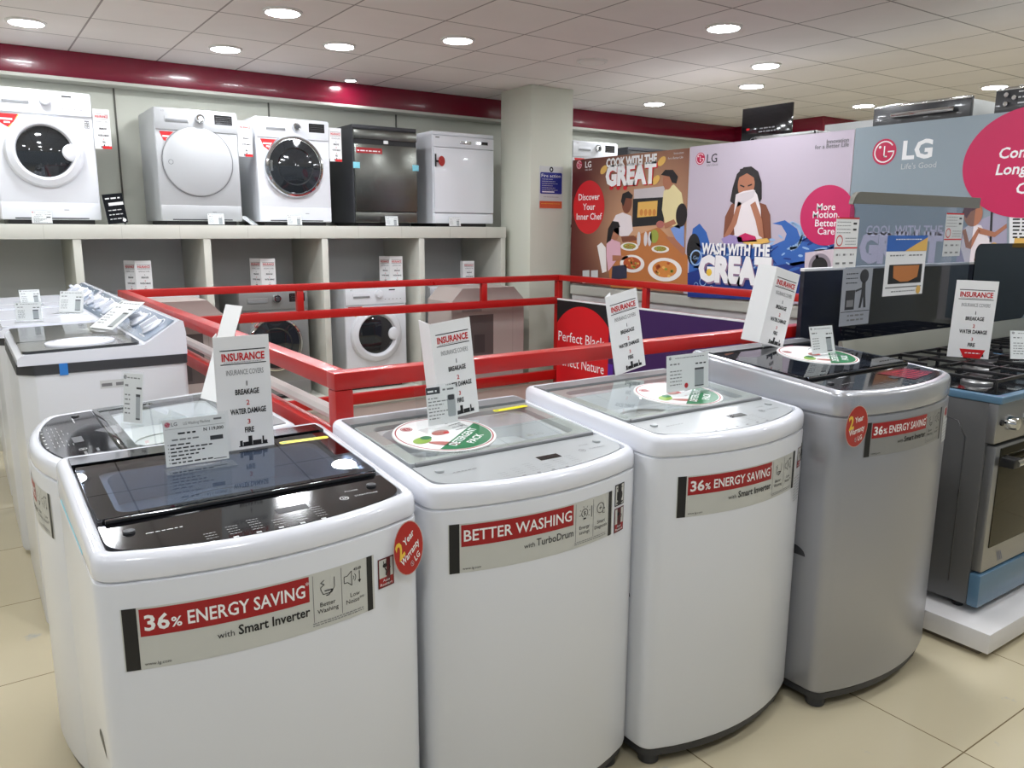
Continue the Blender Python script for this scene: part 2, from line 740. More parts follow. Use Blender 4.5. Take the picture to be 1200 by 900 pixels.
b = B()
b.ring_slab([(-3.6, -4.5), (9.8, -4.5), (9.8, 7.2), (-3.6, 7.2)], [(HX0, HY0), (HX1, HY0), (HX1, HY1), (HX0, HY1)], -.2, 0, floor_material())
struct(b, 'floor')
b = B()
b.box(HX0 - .1, HX0, HY0 - .1, HY1 + .1, -2.6, -.2, WALL_PAINT)
b.box(HX1, HX1 + .1, HY0 - .1, HY1 + .1, -2.6, -.2, WALL_PAINT)
b.box(HX0, HX1, HY0 - .1, HY0, -2.6, -.2, WALL_PAINT)
b.box(HX0, HX1, HY1, HY1 + .1, -2.6, -.2, WALL_PAINT)
b.box(HX0 - .1, HX1 + .1, HY0 - .1, HY1 + .1, -2.7, -2.6, mat('lower_floor', (150, 140, 120), rough=.4))
struct(b, 'wall_stairwell')
b = B()
b.box(-3.6, 9.8, -4.5, 7.2, CEIL, CEIL + .1, ceiling_material())
struct(b, 'ceiling')
b = B()
b.box(-3.6, 9.8, 7.0, 7.15, 0, CEIL, WALL_PAINT)
struct(b, 'wall_back')
b = B()
b.box(-3.7, -3.55, 3.2, 7.0, 0, CEIL, mat('left_wall_paint', (222, 222, 218), rough=.7))
struct(b, 'wall_left')
b = B()
b.box(9.65, 9.8, -4.5, 7.0, 0, CEIL, WALL_PAINT)
struct(b, 'wall_right')
# maroon band under the ceiling along the back, stepping forward at the far right
b = B()
b.box(-3.55, 8.12, 6.85, 7.0, 2.565, CEIL, MAROON, .004)
struct(b, 'trim_1', 30)
b = B()
b.box(8.12, 9.65, 5.62, 7.0, 2.565, CEIL, MAROON, .004)
struct(b, 'trim_2', 30)
b = B()
b.box(-3.55, 8.12, 6.83, 7.0, 2.54, 2.565, CREAM, .004)
struct(b, 'trim_3', 30)
SEAM = mat('panel_seam', (92, 92, 84), rough=.7)
for i, x in enumerate((-.06, 1.136, 2.33, 3.53)):
    b = B()
    b.box(x - .006, x + .006, 6.992, 7.002, 1.5, 2.54, SEAM)
    struct(b, 'trim_%d' % (i + 4))
b = B()
b.box(4.33, 4.81, 5.95, 6.43, 0, CEIL, PILLAR_PAINT, .012, 2)
o = struct(b, 'wall_pillar', 30)

# ---------------------------------------------------------------- ceiling lamps
LAMP_MAT = mat('lamp_diffuser', (246, 250, 255), emit=LAMP, vary=0)
LAMP_OFF = mat('lamp_dim', (236, 232, 226), rough=.4, vary=0)
LAMP_RIM = mat('lamp_rim', (226, 224, 220), rough=.4, vary=.01)


def ceiling_light(x, y, label, r=.094, on=True, group='round lamps set in the ceiling tiles'):
    t = thing('ceiling_light', label, 'ceiling light', (x, y, CEIL), 0, group)
    b = B()
    n = 32
    b.loft([[(q * math.cos(2 * math.pi * i / n), q * math.sin(2 * math.pi * i / n), z) for i in range(n)] for q, z in ((r + .022, .0), (r + .02, -.008), (r + .004, -.014), (r, -.006))], LAMP_RIM, False, False)
    b.done('trim_ring', t)
    b = B()
    b.lathe([(r, -.004), (r, -.009), (r * .97, -.014), (r * .5, -.016), (0, -.0165)], (0, 0, 0), (0, 0, 1), LAMP_MAT if on else LAMP_OFF, 32)
    b.done('diffuser', t)
    return t


for x, y, lb in (
    (.52, 6.06, 'bright round ceiling lamp at the far end above the white washer on the shelf'),
    (1.74, 6.09, 'bright round ceiling lamp above the silver dryer on the back shelf'),
    (2.36, 5.52, 'round ceiling lamp above the dark-door washer, one tile row in front of the maroon band'),
    (1.74, 4.886, 'bright round ceiling lamp over the left side of the red railing'),
    (2.94, 4.886, 'bright round ceiling lamp nearest left of the square pillar'),
    (4.12, 3.614, 'large bright round ceiling lamp above the washing poster with the woman'),
    (5.3, 4.21, 'round ceiling lamp behind the white poster, the nearer of a close pair'),
    (5.93, 4.85, 'round ceiling lamp behind the white poster, the farther of a close pair'),
    (5.97, 6.09, 'small far round ceiling lamp just right of the pillar'),
    (7.75, 4.91, 'round ceiling lamp over the far end of the long black oven on the partition'),
    (7.67, 3.617, 'round ceiling lamp above the black oven end at the right of the photo')):
    ceiling_light(x, y, lb)
ceiling_light(.54, 4.886, 'round ceiling lamp above the aisle washers, just outside the top of the photo')
ceiling_light(2.95, 6.69, 'tiny round ceiling spot close to the maroon band by the dishwashers', .04)
ceiling_light(4.13, 4.89, 'unlit round ceiling lamp between the pillar and the lit lamps', on=False)
# the same lamps carried on out of view, spots invented for light and reflections
for x, y in ((.54, 3.66), (2.93, 3.05), (.54, 2.44), (2.93, 1.83), (1.74, 1.22), (4.12, 1.22), (.54, .0), (2.93, .0), (5.32, 1.83), (-.65, 4.9), (-.65, 2.44), (-.65, .0), (-1.85, 3.66), (-1.85, 1.22),
             (-1.85, 6.1), (5.32, -.3), (6.6, 2.44), (6.6, .6), (8.6, 2.0), (8.6, 6.1)):
    ceiling_light(x, y, 'unseen round ceiling lamp added over the rest of the shop floor')

# ---------------------------------------------------------------- the red railing round the stair opening
RZ = 1.1
t = thing('red_railing', 'red square-tube metal railing around the stair opening behind the washers', 'railing', (0, 0, 0))
XL, XR, YN, YF = .865, 4.42, 2.1, 5.63


def rail(nm, a, c, w, h):
    q = B()
    q.bar(a, c, w, h, RED_PAINT)
    return q.done(nm, t, 30)


rail('top_rail', (XL - .03, YN, RZ - .025), (XR + .03, YN, RZ - .025), .06, .05)
rail('top_rail', (XL, YN + .03, RZ - .025), (XL, YF, RZ - .025), .056, .05)
rail('top_rail', (XL - .028, YF, RZ - .025), (XR + .028, YF, RZ - .025), .05, .05)
rail('top_rail', (XR, YN + .03, RZ - .025), (XR, YF - .025, RZ - .025), .05, .05)
rail('mid_rail', (XL, YF, .872), (XR, YF, .872), .045, .062)
rail('mid_rail', (XR, YN, .872), (XR, YF, .872), .04, .04)
rail('mid_rail', (XL, YN, .89), (XL, YF, .89), .045, .055)
rail('bottom_rail', (XL, YF, .2), (XR, YF, .2), .045, .085)
for x, y in ((XL, YN), (XL, YF), (XR, YF), (XR, YN), (2.66, YN)):
    rail('post', (x, y, 0), (x, y, RZ - .05), .055, .055)
for x in (2.03, 3.62):
    rail('baluster', (x, YF, .9), (x, YF, RZ - .05), .05, .045)
for y in (4.52, 3.3):
    rail('baluster', (XR, y, .89), (XR, y, RZ - .05), .045, .05)
q = B()
q.tube([(XL + .012, YN + .03, .962), (XL + .012, YF - .03, .962)], .021, mat('white_tube', (226, 222, 218), rough=.35))
q.done('handrail', t)
o = t.children[-1]
o['label'] = 'white tube handrail'
q = B()
PINK_KICK = mat('kick_panel', (196, 178, 170), rough=.5)
q.box(XL + .03, XR - .03, YF + .03, YF + .045, -.19, .12, PINK_KICK, .002)
q.box(XL + .03, XR - .03, YF + .026, YF + .049, .12, .135, CREAM, .002)
q.done('kick_panel', t)

# ---------------------------------------------------------------- the white shelf unit along the back wall
SH_Y, SH_Z = 6.25, 1.515
DIV = (-1.05, -.177, .703, 1.566, 2.49, 3.38, 4.243)


def shelf_unit(xs, label, end=True):
    t = thing('display_shelf', label, 'shelf', (xs[0], SH_Y, 0))
    o = xs[0]
    W = xs[-1] - o
    q = B()
    q.box(-.03, W + .03, 0, .74, SH_Z - .1, SH_Z, CREAM, .003)
    for k in range(1, len(xs)):
        for f in (.33, .78):
            u = xs[k - 1] - o + (xs[k] - xs[k - 1]) * f
            q.box(u - .001, u + .001, -.0006, .01, SH_Z - .098, SH_Z - .003, mat('joint_line', (168, 168, 158), rough=.7))
    q.done('top_board', t)
    for x in xs:
        q = B()
        q.box(x - o - .026, x - o + .026, .005, .72, .1, SH_Z - .1, CREAM, .002)
        q.done('divider', t)
    q = B()
    q.box(-.02, W + .02, .72, .738, .1, SH_Z - .1, SHELF_BACK)
    q.done('back_panel', t)
    q = B()
    q.box(-.03, W + .03, 0, .74, 0, .1, CREAM, .003)
    q.done('base_board', t)
    return t


shelf_unit(DIV, 'long white shelf unit with open bays along the back wall left of the pillar')
shelf_unit((4.9, 5.76, 6.62, 7.5), 'white shelf unit along the back wall behind the posters right of the pillar')

# ================================================================ TOP LOADING WASHERS


def spread_label(b, T, x0, x1, z0, z1, kind, bgm=None):
    """the wide energy label on a washer front; T maps (x, z) to the curved front"""
    W, H = x1 - x0, z1 - z0
    X = lambda f: x0 + W * f
    Z = lambda f: z0 + H * f
    n = 14
    bgm = bgm or LABEL_SILVER
    b.rect(T, x0, z0, x1, z1, bgm, 1, n)
    b.rect(T, X(.004), Z(.0), X(.052), Z(1), INK, 2, 2)
    b.rect(T, X(.962), Z(0), X(.99), Z(1), INK, 2, 2)
    b.rect(T, X(.06), Z(.53), X(.69), Z(.97), LABEL_RED, 2, 10)
    if kind == 'washing':
        b.text(T, 'BETTER WASHING', X(.072), Z(.64), H * .22, INK_WHITE, 3, bold=.012, w=W * .605)
        b.text(T, 'TurboDrum', X(.69), Z(.29), H * .15, INK, 3, 'R', w=W * .235, bold=.006)
        b.text(T, 'with', X(.445), Z(.29), H * .1, INK, 3, 'R')
        cap = (('Energy', 'savings'), ('Smart', 'Diagnosis'))
    else:
        b.text(T, '36', X(.075), Z(.625), H * .235, INK_WHITE, 3, bold=.025, w=W * .085)
        b.text(T, '%', X(.165), Z(.63), H * .15, INK_WHITE, 3, bold=.02)
        b.text(T, 'ENERGY SAVING', X(.222), Z(.635), H * .21, INK_WHITE, 3, bold=.015, w=W * .45)
        b.text(T, '*', X(.675), Z(.78), H * .1, INK_WHITE, 3)
        b.text(T, 'Smart Inverter', X(.69), Z(.29), H * .155, INK, 3, 'R', bold=.022, w=W * .29)
        b.text(T, 'with', X(.385), Z(.29), H * .1, INK, 3, 'R')
        cap = (('Better', 'Washing'), ('Low', 'Noise**'))
    b.text(T, 'www.lg.com', X(.065), Z(.06), H * .05, INK, 3, w=W * .09)
    for f in (.705, .835):
        b.rect(T, X(f), Z(.14), X(f + .003), Z(.96), INK_GREY, 2)
    for f, (c1, c2) in zip((.77, .9), cap):
        b.text(T, c1, X(f), Z(.38), H * .075, INK, 3, 'C')
        b.text(T, c2, X(f), Z(.27), H * .075, INK, 3, 'C')
    b.scribble(T, X(.7), X(.94), Z(.07), H * .02, INK_GREY, 3, 3)
    b.scribble(T, X(.7), X(.94), Z(.11), H * .02, INK_GREY, 3, 5)
    # pictograms
    s = H * .012
    u, v = X(.77), Z(.72)
    r = H * .13
    if kind == 'washing':
        b.arc(T, u, v, r * .62, r * .74, -60, 240, INK, 3, 20)
        b.rect(T, u - r * .3, v - r * 1.05, u + r * .3, v - r * .8, INK, 3)
        b.text(T, '$', u, v - r * .35, r * .7, INK, 3, 'C')
        for a in range(-30, 240, 45):
            c, sn = math.cos(math.radians(a)), math.sin(math.radians(a))
            b.line(T, [(u + c * r * .95, v + sn * r * .95), (u + c * r * 1.25, v + sn * r * 1.25)], s, INK, 3)
        b.line(T, [(u + r * 1.6, v + r * .9), (u + r * 1.6, v - r)], s * 1.5, INK, 3)
        u = X(.9)
        b.arc(T, u - r * .2, v, r * .8, r * .9, 0, 360, INK, 3, 24)
        b.rect(T, u - r * .55, v - r * .06, u + r * .15, v + r * .06, INK, 3)
        b.rect(T, u - r * .26, v - r * .35, u - r * .14, v + r * .35, INK, 3)
        b.rect(T, u + r * .4, v - r * 1.1, u + r * .95, v - r * .2, INK, 3)
        b.rect(T, u + r * .47, v - r * 1.0, u + r * .88, v - r * .35, LABEL_SILVER, 4)
    else:
        b.line(T, [(u + r, v + r), (u + r, v - r * .3), (u + r * .6, v - r), (u - r * .6, v - r), (u - r * .9, v - r * .3), (u - r * .9, v)], s, INK, 3)
        b.line(T, [(u - r * .4, v - r * .6), (u + r * .7, v - r * .6), (u + r * .2, v - r * 1.25), (u - r * .2, v - r * 1.25)], s * 1.4, INK, 3)
        b.line(T, [(u - r * .9, v), (u - r * .4, v + r * .3), (u - r * .9, v + r * .6), (u - r * .4, v + r * .9)], s, INK, 3)
        u = X(.885)
        b.line(T, [(u - r * 1.1, v - r * .45), (u - r * 1.1, v + r * .45), (u - r * .6, v + r * .45), (u, v + r), (u, v - r), (u - r * .6, v - r * .45), (u - r * 1.1, v - r * .45)], s, INK, 3)
        b.arc(T, u, v, r * .3, r * .38, -50, 50, INK, 3, 8)
        b.arc(T, u, v, r * .6, r * .68, -50, 50, INK, 3, 8)
        b.line(T, [(u + r * 1.2, v + r * .7), (u + r * 1.2, v - r * .8)], s * 1.3, INK, 3)
        b.poly(T, [(u + r * .95, v - r * .55), (u + r * 1.2, v - r * 1.0), (u + r * 1.45, v - r * .55)], INK, 3)
        b.text(T, '45dB', u + r * .9, v + r * .9, r * .38, INK, 3, 'C', bold=.01)


def small_sticker(b, T, u0, v0, w, h, kind):
    """black framed sticker: a plug over 'Auto Restart', or a warranty figure"""
    b.rect(T, u0, v0, u0 + w, v0 + h, INK if kind == 'ten' else mat('sticker_maroon', (92, 18, 28), vary=0), 2, 2)
    e = w * .07
    if kind == 'plug':
        b.rect(T, u0 + e, v0 + h * .34, u0 + w - e, v0 + h - e, LABEL_SILVER, 3)
        b.rect(T, u0 + e, v0 + e, u0 + w - e, v0 + h * .34, LABEL_RED, 3)
        b.text(T, 'Auto', u0 + w / 2, v0 + h * .2, h * .09, INK_WHITE, 4, 'C')
        b.text(T, 'Restart', u0 + w / 2, v0 + h * .07, h * .09, INK_WHITE, 4, 'C', w=w * .76)
        c = u0 + w * .46
        b.line(T, [(c + w * .02, v0 + h * .4), (c + w * .05, v0 + h * .55), (c - w * .04, v0 + h * .66)], w * .06, INK, 4)
        b.ell(T, c - w * .04, v0 + h * .74, w * .13, h * .07, INK, 4)
        b.line(T, [(c - w * .1, v0 + h * .78), (c - w * .12, v0 + h * .9)], w * .04, INK, 4)
        b.line(T, [(c + w * .04, v0 + h * .78), (c + w * .06, v0 + h * .9)], w * .04, INK, 4)
        b.line(T, [(c + w * .05, v0 + h * .46), (c + w * .3, v0 + h * .62), (c + w * .24, v0 + h * .72)], w * .05, INK, 4)
    else:
        b.rect(T, u0 + e, v0 + e, u0 + w - e, v0 + h - e, LABEL_SILVER, 3)
        b.text(T, '10', u0 + w * .5, v0 + h * .28, h * .36, INK, 4, 'C', bold=.03)
        b.scribble(T, u0 + w * .15, u0 + w * .85, v0 + h * .8, h * .05, INK, 4)
        b.rect(T, u0 + w * .15, v0 + h * .1, u0 + w * .85, v0 + h * .18, INK, 4)


def warranty_disc(parent, u, v, T, ru, rv, rot=.55):
    q = B()
    q.ell(T, u, v, ru, rv, mat('sticker_edge', (206, 178, 168), rough=.4, vary=0), 2)
    q.ell(T, u, v, ru * .96, rv * .965, mat('warranty_red', (176, 26, 24), rough=.3, coat=.2, vary=0), 3)
    c, s = math.cos(rot), math.sin(rot)

    def TT(a, b_, l):
        return T(u + (a * c - b_ * s) * ru, v + (a * s + b_ * c) * rv, l)
    q.text(TT, '2', -.72, -.02, .62, INK_YELLOW, 4, bold=.03)
    q.text(TT, 'Year', -.18, .2, .26, INK_WHITE, 4, bold=.02)
    q.text(TT, 'Warranty', -.68, -.32, .26, INK_WHITE, 4, bold=.02, w=1.35)
    q.text(TT, 'LG', .1, -.72, .22, INK_WHITE, 4, bold=.02)
    logo(q, TT, -.12, -.62, .12, 4, mat('warranty_dark', (150, 16, 24), vary=0))
    return q.done('warranty_sticker', parent, 0)


def top_loader(name, label, loc, rotz, w, d, bulge, zs, zf, zr, body, cover, panel, frame, lidglass, housing, ink,
               sticker='energy', lab=None, lip=.145, group=None, lidlogo=False):
    t = thing(name, label, 'washing machine', loc, rotz, group)
    n = 14
    arcs = [(-w / 2 + w * i / n, -bulge * (1 - (2 * i / n - 1) ** 2)) for i in range(n + 1)]
    # front corners well rounded
    pts = [(arcs[0][0], arcs[0][1], .05)] + [(x, y, 0) for x, y in arcs[2:-2]] + [(arcs[-1][0], arcs[-1][1], .05), (w / 2, d, .03), (-w / 2, d, .03)]
    out = fillet(pts, 6)
    zt = lambda x, y: zf + (zr - zf) * max(y, -.08) / d

    def front_y(x):
        best = None
        for i in range(len(out)):
            a, c = out[i], out[(i + 1) % len(out)]
            if min(a[0], c[0]) <= x <= max(a[0], c[0]) and abs(a[0] - c[0]) > 1e-7:
                y = a[1] + (c[1] - a[1]) * (x - a[0]) / (c[0] - a[0])
                best = y if best is None else min(best, y)
        return best if best is not None else 0
    T = lambda u, v, l=0: Vector((u, front_y(u) - .0004 - .0004 * l, v))
    # cabinet
    q = B()
    q.loft([at(inset(out, .012), .058), at(inset(out, .003), .066), at(out, .078), at(out, zs - .012), at(inset(out, .0012), zs - .007), at(inset(out, .0075), zs - .004)], body)
    for sx in (-1, 1):      # recessed side grip
        gm = DARK_GREY
        V, Fs = [], []
        for k in range(13):
            a = math.pi * k / 12
            V += [(sx * (w / 2 + .0006), .12 + .045 * math.cos(a), .5 + .03 * math.sin(a))]
        q.faces(V, [tuple(range(13))], gm)
    q.done('cabinet', t)
    q = B()
    q.loft([at(inset(out, .03), .03), at(inset(out, .012), .036), at(inset(out, .01), .058)], DARK_GREY)
    q.done('base', t)
    for sx in (-1, 1):
        for y in (.035, d - .06):
            q = B()
            q.cyl((sx * (w / 2 - .055), y, 0), (0, 0, 1), .03, .034, DARK_GREY, 18, .004)
            q.done('foot', t)
    # top cover: rounded rim, deck, opening with a moulded well
    yl, yr = lip, d - .095
    hole = rrect(-w / 2 + .085, w / 2 - .085, yl + .03, yr - .03, .05)
    q = B()
    rims = [at(inset(out, .009), zs - .006), at(inset(out, .001), zs + .001), at(out, zs + .005)]
    for dz, ins in ((-.017, .0008), (-.011, .003), (-.0055, .007), (-.0015, .014), (0, .022)):
        rims.append([(p[0], p[1], zt(*p) + dz) for p in inset(out, ins)])
    rims.append([(p[0], p[1], zt(*p) - .003) for p in inset(out, .0265)])
    rims.append([(p[0], p[1], zt(*p) - .016) for p in inset(out, .0275)])
    q.loft(rims, cover, True, False)
    deck = inset(out, .0275)
    q.plate_with_hole(deck, hole, lambda x, y: zt(x, y) - .016, cover)
    zb = zf - .05
    q.loft([at(hole, lambda x, y: zt(x, y) - .016), at(inset(hole, .012), zb)], cover, False, False)
    circ = [((.11) * math.cos(2 * math.pi * i / 36), (yl + yr) / 2 + .11 * math.sin(2 * math.pi * i / 36)) for i in range(36)]
    ok = (yr - yl) / 2 - .05
    circ = [(x * min(1, ok / .11), (yl + yr) / 2 + (y - (yl + yr) / 2) * min(1, ok / .11)) for x, y in circ]
    q.plate_with_hole(inset(hole, .012), circ, zb, cover)
    q.done('top_cover', t, 28)
    q = B()
    cs = Vector((0, (yl + yr) / 2, 0))
    rr = min(.175, ok)
    q.loft([at(circ, zb), at(circ, zb - .02), at(inset(circ, -.02), zb - .03), at(inset(circ, -.02), zb - .12)], DRUM, False, True)
    q.done('drum', t)
    # control panel in front of the lid
    outp = fillet([(arcs[0][0], arcs[0][1], .085)] + [(x, y, 0) for x, y in arcs[2:-2]] + [(arcs[-1][0], arcs[-1][1], .085), (w / 2, d, .03), (-w / 2, d, .03)], 8)
    pan = clip(inset(outp, .03), lambda x, y: y - (yl - .012))
    q = B()
    q.slab(pan, lambda x, y: zt(x, y) - .016, lambda x, y: zt(x, y) - .002, panel)
    PT = lambda u, v, l=0: Vector((u, v, zt(u, v) - .0016 + .0003 * l))
    if ink:
        x = -w / 2 + .19
        k = 0
        while x < w / 2 - .2:
            m_ = 3 + (k * 7) % 3
            for j in range(m_):
                q.scribble(PT, x, x + .022, -.012 + j * .011, .0018, ink, 1, k * 9 + j)
            q.rect(PT, x + .002, -.03, x + .012, -.024, ink, 1)
            x += .043
            k += 1
        q.text(PT, 'POWER', w / 2 - .14, .075, .006, ink, 1)
        q.text(PT, 'START/PAUSE', w / 2 - .13, .045, .006, ink, 1)
        q.arc(PT, w / 2 - .155, .047, .008, .0098, 0, 360, ink, 1, 20)
        q.rect(PT, w / 2 - .158, .043, w / 2 - .156, .051, ink, 1)
        q.poly(PT, [(w / 2 - .154, .043), (w / 2 - .149, .047), (w / 2 - .154, .051)], ink, 1)
        q.scribble(PT, -w / 2 + .1, -w / 2 + .165, .062, .004, ink, 1, 77)
        q.rect(PT, .02, .035, .085, .06, BLACK_GLOSS if panel is not BLACK_GLOSS else DARK_GREY, 1)
    q.done('control_panel', t)
    for sx in (-1, 1):
        q = B()
        q.lathe([(.011, 0), (.0105, .004), (.004, .0055), (0, .005)], (sx * (w / 2 - .075), yl - .06 - (.0), zt(0, yl - .06) - .002), (0, 0, 1), panel if panel is not BLACK_GLOSS else DARK_GREY, 20)
        q.done('lock_button', t)
    q = B()
    q.slab(rrect(-w / 2 + .05, w / 2 - .05, yl - .013, yl + .03, .004), lambda x, y: zt(x, y) - .0165, lambda x, y: zt(x, y) - .0145 + .12 * max(0, yl - y), GREY_PLASTIC)
    q.done('lid_recess', t)
    # rear housing
    rear = clip(inset(out, .026), lambda x, y: (yr + .004) - y)
    q = B()
    q.slab(rear, lambda x, y: zt(x, y) - .016, lambda x, y: zt(x, y) + .004 - .25 * max(0, y - (d - .045)), housing)
    q.done('rear_housing', t)
    # lid
    z0 = lambda x, y: zt(x, y) - .0155
    z1 = lambda x, y: zt(x, y) - .003 + .006 * max(0, 1 - (y - yl) / .09)
    lo = rrect(-w / 2 + .031, w / 2 - .031, yl, yr, .012)
    li = rrect(-w / 2 + .07, w / 2 - .07, yl + .028, yr - .024, .03)
    q = B()
    q.ring_slab(lo, li, lambda x, y: z0(x, y) + .006 * max(0, 1 - (y - yl) / .05), z1, frame)
    lid = q.done('lid', t, 30)
    q = B()
    q.slab(rrect(-w / 2 + .032, w / 2 - .032, yl + .002, yr - .002, .012), lambda x, y: z1(x, y) + .0004, lambda x, y: z1(x, y) + .0034, lidglass)
    q.done('lid_glass', lid)
    q = B()
    q.box(-w / 2 + .042, w / 2 - .042, yl - .011, yl + .004, zt(0, yl) - .005, zt(0, yl) + .0055, BLACK_GLOSS if frame is BLACK_GLOSS else MID_GREY, .004)
    q.done('lid_lip', lid)
    if lidlogo:
        q = B()
        GT = lambda u, v, l=0: Vector((u, v, z1(u, v) + .0036 + .0002 * l))
        logo(q, GT, .1, yl + .05, .011, 1, MID_GREY)
        q.text(GT, 'LG', .118, yl + .042, .016, INK_GREY, 1)
        q.done('lid_logo', lid, 0)
    # front label
    if lab:
        q = B()
        spread_label(q, T, lab[0], lab[1], lab[2], lab[3], sticker, mat('label_dim_silver', (150, 151, 152), rough=.35, metal=.4, vary=.01) if body is SILVER else None)
        q.done('energy_label', t, 0)
    return t, T, zt, (yl, yr), z1


def yellow_tag(t, x, y, z1, wd=.115, rot=-.1):
    q = B()
    c, s = math.cos(rot), math.sin(rot)
    GT = lambda u, v, l=0: Vector((x + u * c - v * s, y + u * s + v * c, z1(0, y + u * s + v * c) + .0042 + .0003 * l))
    q.poly(GT, rrect(-wd / 2, wd / 2, -.0095, .0095, .007), YELLOW, 1)
    q.ell(GT, -wd / 2 + .012, 0, .008, .005, LEAF, 2)
    q.text(GT, '-', -wd / 2 + .026, -.003, .006, INK_GREY, 2)
    q.done('yellow_sticker', t, 0)


Z_ = {}
# nearest: white body with black top
t1, T, zt, (yl, yr), z1 = top_loader('top_load_washer', 'nearest white top-loading washer with black control panel and smoked glass lid', (.46, 1.475, 0), 0,
    .642, .575, .06, .886, .934, .98, WHITE, WHITE_COVER, BLACK_GLOSS, BLACK_GLOSS, DARK_GLASS, BLACK_GLOSS, PAPER_DIM, 'energy', (-.286, .190, .714, .834))
q = B()
small_sticker(q, T, .200, .752, .042, .066, 'plug')
q.done('restart_sticker', t1, 0)
yellow_tag(t1, .222, .43, z1, .125, -.05)
warranty_disc(t1, .273, .828, planeT((0, -.068, 0), (1, .12, 0), (0, 0, 1), (0, -1, 0)), .038, .062)
q = B()
q.box(-.3216, -.3205, .14, .5, .892, .897, CYAN_TAPE)
q.done('film_edge', t1)

t2, T, zt, (yl, yr), z1 = top_loader('top_load_washer', 'white top-loading washer with grey panel and the better washing label', (1.12, 1.475, 0), 0,
    .632, .57, .06, .886, .936, .982, WHITE, WHITE_COVER, GREY_PLASTIC, GREY_PLASTIC, CLEAR_GLASS, MID_GREY, INK_GREY, 'washing', (-.276, .195, .730, .848), lidlogo=True)
q = B()
small_sticker(q, T, .204, .80, .042, .058, 'ten')
small_sticker(q, T, .204, .728, .042, .066, 'plug')
q.done('feature_stickers', t2, 0)
yellow_tag(t2, .2, .43, z1, .125, .05)

t3, T, zt, (yl, yr), z1 = top_loader('top_load_washer', 'white top-loading washer beside the silver one, grey panel and energy saving label', (1.757, 1.415, 0), 0,
    .636, .6, .07, .918, .972, 1.012, WHITE, WHITE_COVER, GREY_PLASTIC, GREY_PLASTIC, CLEAR_GLASS, MID_GREY, INK_GREY, 'energy', (-.258, .226, .748, .862))
q = B()
small_sticker(q, T, .247, .80, .03, .062, 'plug')
small_sticker(q, T, .28, .815, .02, .055, 'ten')
q.done('feature_stickers', t3, 0)
q = B()
for i in range(9):
    for k in range(3):
        q.scribble(T, .232 + k * .028, .254 + k * .028, .70 + i * .009, .002, INK_GREY, 2, i + k)
q.done('data_print', t3, 0)
t4, T, zt, (yl, yr), z1 = top_loader('top_load_washer', 'silver grey top-loading washer with dark panel at the right end of the row', (2.4, 1.31, 0), 0,
    .64, .6, .06, .962, 1.035, 1.088, SILVER, SILVER_COVER, BLACK_GLOSS, BLACK_GLOSS, DARK_GLASS, DARK_GREY, INK_GREY, 'energy', (-.228, .195, .832, .938))
q = B()
q.rect(T, .218, .842, .262, .93, LABEL_SILVER, 2, 3)
q.rect(T, .232, .9, .262, .925, LABEL_RED, 3, 2)
q.rect(T, .222, .81, .285, .885, PAPER_DIM, 3, 3)
for i in range(6):
    q.scribble(T, .226, .28, .818 + i * .011, .003, INK_GREY, 4, i)
q.done('data_sticker', t4, 0)
PT = lambda u, v, l=0: Vector((u, v, zt(u, v) - .0014 + .0003 * l))
q = B()
q.poly(PT, [(.03, .1), (.2, .105), (.25, .03), (.08, .0)], mat('panel_maroon', (112, 12, 44), rough=.12, vary=0), 2)
for i in range(5):
    q.scribble(PT, .07 + i * .006, .2, .02 + i * .016, .003, INK_RED, 3, i)
q.done('panel_sticker', t4, 0)
q = B()
q.box(-.335, -.295, -.045, -.042, .89, 1.03, ACRYLIC, .001)
q.done('sticker_bracket', t4)
warranty_disc(t4, -.31, .944, planeT((0, -.05, 0), (1, 0, 0), (0, 0, 1), (0, -1, 0)), .056, .062, .12)

# the aisle row, fronts turned to the left
t5, T, zt, (yl, yr), z1 = top_loader('top_load_washer', 'white black-topped washer facing the left aisle, just behind the nearest washer', (.175, 2.435, 0), -math.pi / 2,
    .642, .57, .065, .882, .932, .962, WHITE, WHITE_COVER, BLACK_GLOSS, BLACK_GLOSS, CLEAR_GLASS, MID_GREY, PAPER_DIM, 'energy', (-.25, .2, .715, .835), lip=.135)

# ================================================================ TWIN TUB WASHERS along the aisle
FILM_GREY = mat('panel_film', (122, 138, 158), rough=.18, coat=.4, vary=.03)
TT_DARK = mat('lid_dark_resin', (52, 54, 56), rough=.14, coat=.3)


